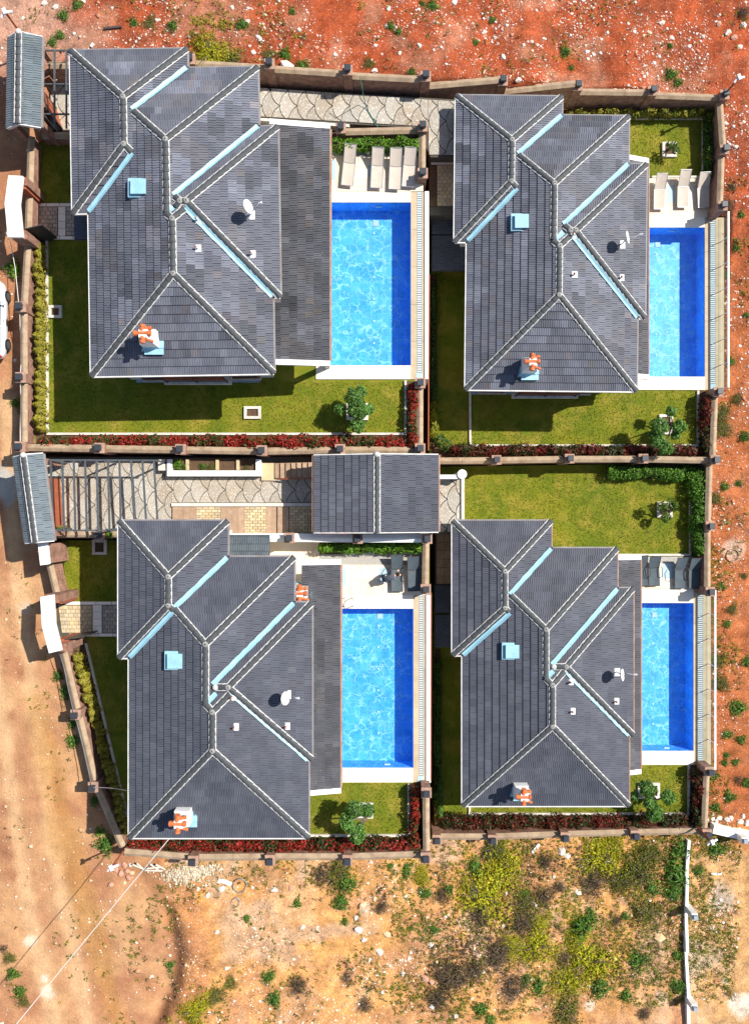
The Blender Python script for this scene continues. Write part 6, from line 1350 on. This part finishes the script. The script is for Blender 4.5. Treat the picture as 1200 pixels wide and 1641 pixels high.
# ------------------------------------------------------------------ person bending over a lounger
def person():
    z = ZBL + .05; b = W(614, 927, z); fx = Vector((.86, .38, 0)).normalized(); fy = Vector((-fx.y, fx.x, 0))
    t = thing('person', 'person in dark grey top and dark trousers bending over a lounger', 'person', b); Q = lambda a, s, h: tuple(fx * a + fy * s + Vector((0, 0, h)))
    V = [Q(.02, 0, .90), Q(.20, 0, 1.04), Q(.42, 0, 1.14), Q(.56, 0, 1.20), Q(.66, 0, 1.24), Q(.78, 0, 1.25)]       # pelvis, waist, chest, shoulders, neck, head
    R = [(.165, .13), (.15, .115), (.175, .12), (.14, .10), (.06, .06), (.075, .08)]; E = [(0, 1), (1, 2), (2, 3), (3, 4), (4, 5)]
    def chain(start, pts, rs):
        p = start
        for q, r in zip(pts, rs): V.append(Q(*q)); R.append((r, r)); E.append((p, len(V) - 1)); p = len(V) - 1
    for s in (-1, 1):
        chain(0, [(.02, s * .10, .82), (.08, s * .12, .47), (-.02, s * .13, .09), (.16, s * .14, .05)], [.10, .07, .05, .045])
        chain(3, [(.54, s * .19, 1.15), (.66, s * .24, .92), (.82, s * .15, .78), (.88, s * .13, .74)], [.065, .052, .04, .036])
    me = bpy.data.meshes.new('body'); me.from_pydata(V, E, []); o = bpy.data.objects.new('body', me); COL.objects.link(o)
    sk = o.modifiers.new('skin', 'SKIN'); sb = o.modifiers.new('sub', 'SUBSURF'); sb.levels = sb.render_levels = 2
    for i, d in enumerate(me.skin_vertices[0].data): d.radius = R[i]; d.use_root = (i == 0)
    dg = bpy.context.evaluated_depsgraph_get(); em = bpy.data.meshes.new_from_object(o.evaluated_get(dg)); bpy.data.objects.remove(o)
    for k in ('skin', 'shirt', 'trousers', 'rubber'): em.materials.append(MATS[k])
    fxn, fyn = np.array(fx), np.array(fy)
    for p in em.polygons:
        c = np.array(p.center); a, h = c @ fxn, c[2]; p.use_smooth = True
        p.material_index = 3 if h < .10 and a < .5 else 2 if (a < .14 and h < .98) else 0 if a > .63 and h > 1.12 or (h < .755 and a > .5) else 1
    ob = bpy.data.objects.new('body', em); COL.objects.link(ob); ob.parent = t; WL[ob.name] = wl(t)
    hd = Vector(Q(.80, 0, 1.25)) + b; m = MB(); m.lathe((0, 0, 0), [(.01, -.135), (.055, -.125), (.078, -.08), (.088, -.01), (.094, .05), (.08, .10), (.045, .13), (.01, .138)], 16)
    # head leans forward; nose, ears
    Mh = Matrix.Translation(hd + Vector((0, 0, -.02))) @ Matrix.Rotation(math.atan2(fx.y, fx.x), 4, 'Z') @ Matrix.Rotation(math.radians(48), 4, 'Y')
    m.add([(.085, -.016, -.03), (.085, .016, -.03), (.118, 0, -.045), (.088, 0, .02)], [(0, 2, 3), (2, 1, 3), (0, 1, 2)])
    for s in (-1, 1): m.box((.0, s * .094, -.02), (.05, .02, .065))
    m.v = [tuple(Mh @ Vector(p)) for p in m.v]; hb = m.build('head', MATS['skin'], t, smooth=True)
    e = MB()
    for s in (-1, 1): e.box((.083, s * .032, .0), (.012, .026, .012))
    e.box((.086, 0, -.075), (.01, .045, .010)); e.v = [tuple(Mh @ Vector(p)) for p in e.v]; e.build('face_features', MATS['hair'], hb)
    hr = MB(); hr.lathe((-.012, 0, .0), [(.095, -.03), (.101, .03), (.092, .09), (.06, .135), (.01, .150)], 16); hr.box((-.075, 0, -.03), (.05, .14, .12)); hr.v = [tuple(Mh @ Vector(p)) for p in hr.v]; hr.build('hair', MATS['hair'], hb, smooth=True)
    for s in (-1, 1):
        w0 = Vector(Q(.88, s * .13, .74)) + b; hm = MB(); d = (fx * .75 + Vector((0, 0, -.66))).normalized(); sd = fy
        hm.bar(w0 - d * .02, w0 + d * .085, .075, .03)
        for k, (off, ln) in enumerate(((-.029, .062), (-.010, .075), (.010, .07), (.029, .055))):
            p0 = w0 + d * .08 + sd * off; p1 = p0 + d * ln * .5; p2 = p1 + (d * .6 + Vector((0, 0, -.8))).normalized() * ln * .5; hm.tube([p0, p1, p2], [.0095, .009, .007], 6)
        p0 = w0 + d * .02 - sd * s * .036; hm.tube([p0, p0 + d * .035 - sd * s * .025, p0 + d * .07 - sd * s * .03], [.011, .010, .008], 6); hm.build('hand', MATS['skin'], t)
    m = MB(); q = b + Vector(Q(.02, -.14, .86)); m.box(q, (.10, .07, .12), .4); m.build('white_cloth', MATS['whitepaint'], t)
person()

# ------------------------------------------------------------------ parked car (only its right side reaches into the picture)
def car():
    p = TZ(-8, 517); zg = p.z; L, Wd = 4.1, 1.74; t = thing('parked_car', 'white parked car cut by the left edge on the dirt road', 'car', p)
    ys = [-2.05, -2.0, -1.8, -1.3, -.6, .2, .9, 1.45, 1.85, 2.0, 2.05]; hw = [.55, .70, .80, .86, .87, .87, .87, .85, .78, .66, .5]; zt = [.62, .78, .86, .92, .95, .96, .96, .90, .82, .72, .60]; zb = [.38, .30, .24, .22, .22, .22, .22, .22, .24, .30, .36]
    m = MB(); n = 10; vs = []
    for y, w, a, b in zip(ys, hw, zt, zb):
        sec = [(-w * .9, b), (-w, b + .12), (-w, (a + b) / 2 + .05), (-w * .965, a - .06), (-w * .84, a), (w * .84, a), (w * .965, a - .06), (w, (a + b) / 2 + .05), (w, b + .12), (w * .9, b)]
        vs += [(p.x + s[0], p.y + y, zg + s[1]) for s in sec]
    m.add(vs, [(i * n + k, i * n + (k + 1) % n, (i + 1) * n + (k + 1) % n, (i + 1) * n + k) for i in range(len(ys) - 1) for k in range(n)] + [tuple(range(n - 1, -1, -1)), tuple((len(ys) - 1) * n + k for k in range(n))]); body = m.build('body', MATS['carpaint'], t, smooth=True)
    def ring(m, s, z0, z1): m.prism([(p.x + x, p.y + y) for x, y in s[0]], zg + z0, zg + z1, [(p.x + x, p.y + y) for x, y in s[1]])
    b0 = [(-.78, -1.75), (.78, -1.75), (.80, 1.0), (-.80, 1.0)]; b1 = [(-.60, -1.35), (.60, -1.35), (.60, .25), (-.60, .25)]
    c = MB(); ring(c, (b0, b1), .93, 1.42); c.build('cabin_glass', MATS['glassdark'], t)
    r = MB(); ring(r, ([(-.62, -1.40), (.62, -1.40), (.62, .30), (-.62, .30)], [(-.52, -1.25), (.52, -1.25), (.52, .12), (-.52, .12)]), 1.405, 1.46)
    for x in (-1, 1):
        for (ya, yb) in ((-1.72, -1.36), (-.45, -.5), (.98, .26)): r.bar((p.x + x * .80, p.y + ya, zg + .94), (p.x + x * .61, p.y + yb, zg + 1.42), .07, .05)
    r.build('roof', MATS['carpaint'], t)
    for y in (-1.27, 1.30):
        for x in (-1, 1):
            w = MB(); w.cyl((p.x + x * .66, p.y + y, zg + .31), (p.x + x * .895, p.y + y, zg + .31), .31, n=20); wh = w.build('wheel', MATS['rubber'], t, smooth=False); q = MB(); q.cyl((p.x + x * .88, p.y + y, zg + .31), (p.x + x * .905, p.y + y, zg + .31), .20, n=14); q.build('rim', MATS['alloy'], wh)
    for x in (-1, 1):
        MB().box((p.x + x * .55, p.y + 1.97, zg + .68), (.30, .14, .14), -x * .35).build('headlight', MATS['panelglass'], t); MB().box((p.x + x * .62, p.y - 1.98, zg + .74), (.22, .12, .16), x * .3).build('tail_light', MATS['redlight'], t)
        q = MB(); q.box((p.x + x * .95, p.y + .72, zg + 1.0), (.20, .10, .13), x * .2); q.build('mirror', MATS['carpaint'], t); q = MB(); q.box((p.x + x * .876, p.y - .1, zg + .78), (.02, .16, .03)); q.build('door_handle', MATS['alloy'], t)
car()

# ------------------------------------------------------------------ masts, cables, hoses, low walls
def mast(label, base, z0, h, px_off=0):
    b = W(*base, z0); t = thing('camera_mast', label, 'camera mast', b, 'rust red camera masts at the corners'); m = MB(); m.tube([(b.x, b.y, z0 - .6), (b.x, b.y, z0 + h)], .05, 8); m.build('pole', MATS['rust'], t)
    m = MB(); m.box((b.x, b.y, z0 + h + .03), (.16, .30, .08), .4); m.cyl((b.x + .05, b.y, z0 + h - .05), (b.x + .32, b.y + .08, z0 + h - .12), .06, n=10); m.cyl((b.x - .05, b.y, z0 + h - .05), (b.x - .22, b.y - .22, z0 + h - .12), .06, n=10); m.build('camera', MATS['dish'], t)
mast('camera mast at the lower left wall corner', (199, 1363), .2, 1.9); mast('camera mast at the lower right wall corner', (1117, 1326), -3.4, 1.9)
mast('camera mast at the upper right wall corner', (1160, 152), -1.9, 1.7); mast('camera mast by the top left gatehouse', (36, 56), 1.6, 1.8)
def line(name, label, cat, pts, r, m, group=None): o = MB().tube(pts, r, 5).build(name, MATS[m]); return tag(o, label, cat, group)
a = W(273, 1342, 3.5); b = TZ(-40, 1710) + Vector((0, 0, 5.0)); line('overhead_cable', 'pale overhead cable from the lower left eave across the dirt road', 'cable', [a.lerp(b, k / 20) + Vector((0, 0, -.5 * math.sin(math.pi * k / 20))) for k in range(21)], .022, 'cable')
a, b = W(150, 1262, .75), W(209, 1268, 3.4); line('service_cable', 'thin cable from the slanting wall to the lower left villa', 'cable', [a.lerp(b, k / 8) + Vector((0, 0, -.15 * math.sin(math.pi * k / 8))) for k in range(9)], .014, 'cable')
def gl(pts, dz=.03): return [TZ(x, y) + Vector((0, 0, dz)) for x, y in pts]
line('wall_cable', 'thin pale cable along the road side of the upper brick wall', 'cable', [W(x, y, z) for x, y, z in ((17, 385, .5), (25, 430, .9), (30, 480, 1.1), (32, 492, 1.2), (33, 530, .8), (35, 570, .7), (33, 605, 1.2), (34, 640, .8), (33, 690, .9), (33, 715, 1.2))], .018, 'cable')
line('wall_cable', 'thin grey cable along the road side of the slanting wall', 'cable', [W(x, y, z) for x, y, z in ((96, 1046, .5), (103, 1070, .3), (110, 1105, .3), (119, 1143, .5), (124, 1160, .2), (133, 1195, .2), (142, 1235, .3), (147, 1258, .5))], .018, 'aluminium')
line('garden_hose', 'green hose lying across the stamped path', 'hose', [W(x, y, z) for x, y, z in ((577, 122, 1.9), (580, 140, 1.6), (583, 158, .2), (588, 175, -.14), (597, 190, -.14), (603, 200, -.14), (606, 205, -.14))], .022, 'hose')
def coil(px, py, r): c = TZ(px, py); R = r * (D - c.z) / F; return [(c.x + R * math.cos(k * .5) * (1 + .05 * math.sin(k)), c.y + R * math.sin(k * .5), c.z + .04 + .004 * k) for k in range(24)]
line('pipe_coil', 'large grey pipe coil on the scrub below the lower left villa', 'hose coil', coil(385, 1418, 11), .02, 'aluminium'); line('pipe_coil', 'small grey pipe coil on the scrub below the lower left villa', 'hose coil', coil(378, 1445, 7), .02, 'aluminium'); line('pipe_coil', 'thin coil on the earth right of the green hedge', 'hose coil', coil(1172, 890, 10), .02, 'timber')
def low_wall(label, pts, w, h, posts):
    P = [TZ(*q) for q in pts]; t = thing('low_wall', label, 'wall', P[0])
    for a, b in zip(P, P[1:]): m = MB(); z = (a.z + b.z) / 2; m.bar((a.x, a.y, z + h / 2 - .3), (b.x, b.y, z + h / 2 - .3), w, h + .6); m.build('wall_panel', MATS['whitepaint'], t)
    for q in posts:
        c = TZ(*q); pl = MB().box((c.x, c.y, c.z + .45), (.36, .36, 1.3)).build('post', MATS['whitepaint'], t); m = MB(); m.box((c.x, c.y, c.z + 1.2), (.24, .24, .2)); m.build('lamp', MATS['lampglass'], pl)
low_wall('low whitewashed wall with two posts down the right of the scrub', [(1100, 1343), (1097, 1400), (1097, 1452), (1096, 1520), (1099, 1594), (1100, 1650), (1101, 1700)], .17, .30, [(1100, 1453), (1100, 1596)])
low_wall('broken whitewashed wall with one post at the right edge', [(1136, 1323), (1172, 1332), (1205, 1338), (1240, 1345)], .5, .5, [(1178, 1334)])
rocks([(1140, 1312, 6, WHT), (1152, 1311, 6, WHT), (1163, 1313, 7, WHT), (1170, 1310, 6, WHT), (1185, 1316, 8, WHT), (1196, 1318, 7, WHT), (1190, 1308, 5, WHT), (1147, 1316, 5, WHT)], 'along the broken whitewashed wall')
# scrap by the southern wall
t = thing('scrap_frame', 'broken pale timber frame leaning below the deep red hedge', 'scrap', TZ(240, 1388))
for p0, p1 in (((215, 1382), (236, 1393)), ((222, 1380), (233, 1393)), ((235, 1391), (262, 1394)), ((243, 1381), (255, 1393)), ((252, 1382), (266, 1392)), ((238, 1388), (262, 1388))): m = MB(); m.bar(TZ(*p0) + Vector((0, 0, .25)), TZ(*p1) + Vector((0, 0, .10)), .07, .06); m.build('batten', MATS['kerb'], t)
for i, (p0, p1, w, lab) in enumerate((((167, 47), (196, 44), .1, 'dark pipe length lying on the red earth at the top left'), ((863, 1352), (852, 1366), .16, 'white plank lying below the lower right wall'), ((968, 1382), (978, 1377), .12, 'short white plank in the scrub by a yellow bush'), ((1138, 1400), (1155, 1399), .12, 'pale plank on the clay yard at the right'), ((147, 76), (151, 71), .12, 'white plank beside the villa on the red earth'), ((355, 1410), (372, 1416), .22, 'white board lying in the rubble below the hedge'))):
    m = MB(); m.bar(TZ(*p0) + Vector((0, 0, .06)), TZ(*p1) + Vector((0, 0, .06)), w, .07); tag(m.build('plank', MATS['iron' if i == 0 else 'whitepaint']), lab, 'plank')
def gravel_heap():
    rng = RNG; n = 700; x0 = rng.normal(310, 22, n); y0 = np.abs(rng.normal(0, 12, n)) + 1388
    V = []; Fc = []
    for i in range(n):
        p = TZ(x0[i], y0[i]) if i < 60 else None
        if p is None: q = W(x0[i], y0[i], -1.6); p = Vector((q.x, q.y, float(base_z(q.x, q.y)[0])))
        s = rng.uniform(.04, .10); b = len(V); V += (OV * rng.uniform(.6, 1.2, (6, 1)) * s + np.array(p) + np.array([0, 0, s * .4])).tolist(); Fc += (OF + b).tolist()
    o = bpy.data.objects.new('gravel_heap', mesh_np('gravel_heap', V, Fc, MATS['rubble'], tint=np.repeat(pal(n, [(.60, .54, .42), (.50, .42, .32), (.42, .33, .23)], (2, 1, 1), rng, .12), 8, 0))); COL.objects.link(o); tag(o, 'heap of pale gravel below the deep red hedge', 'gravel heap', kind='stuff')
gravel_heap()
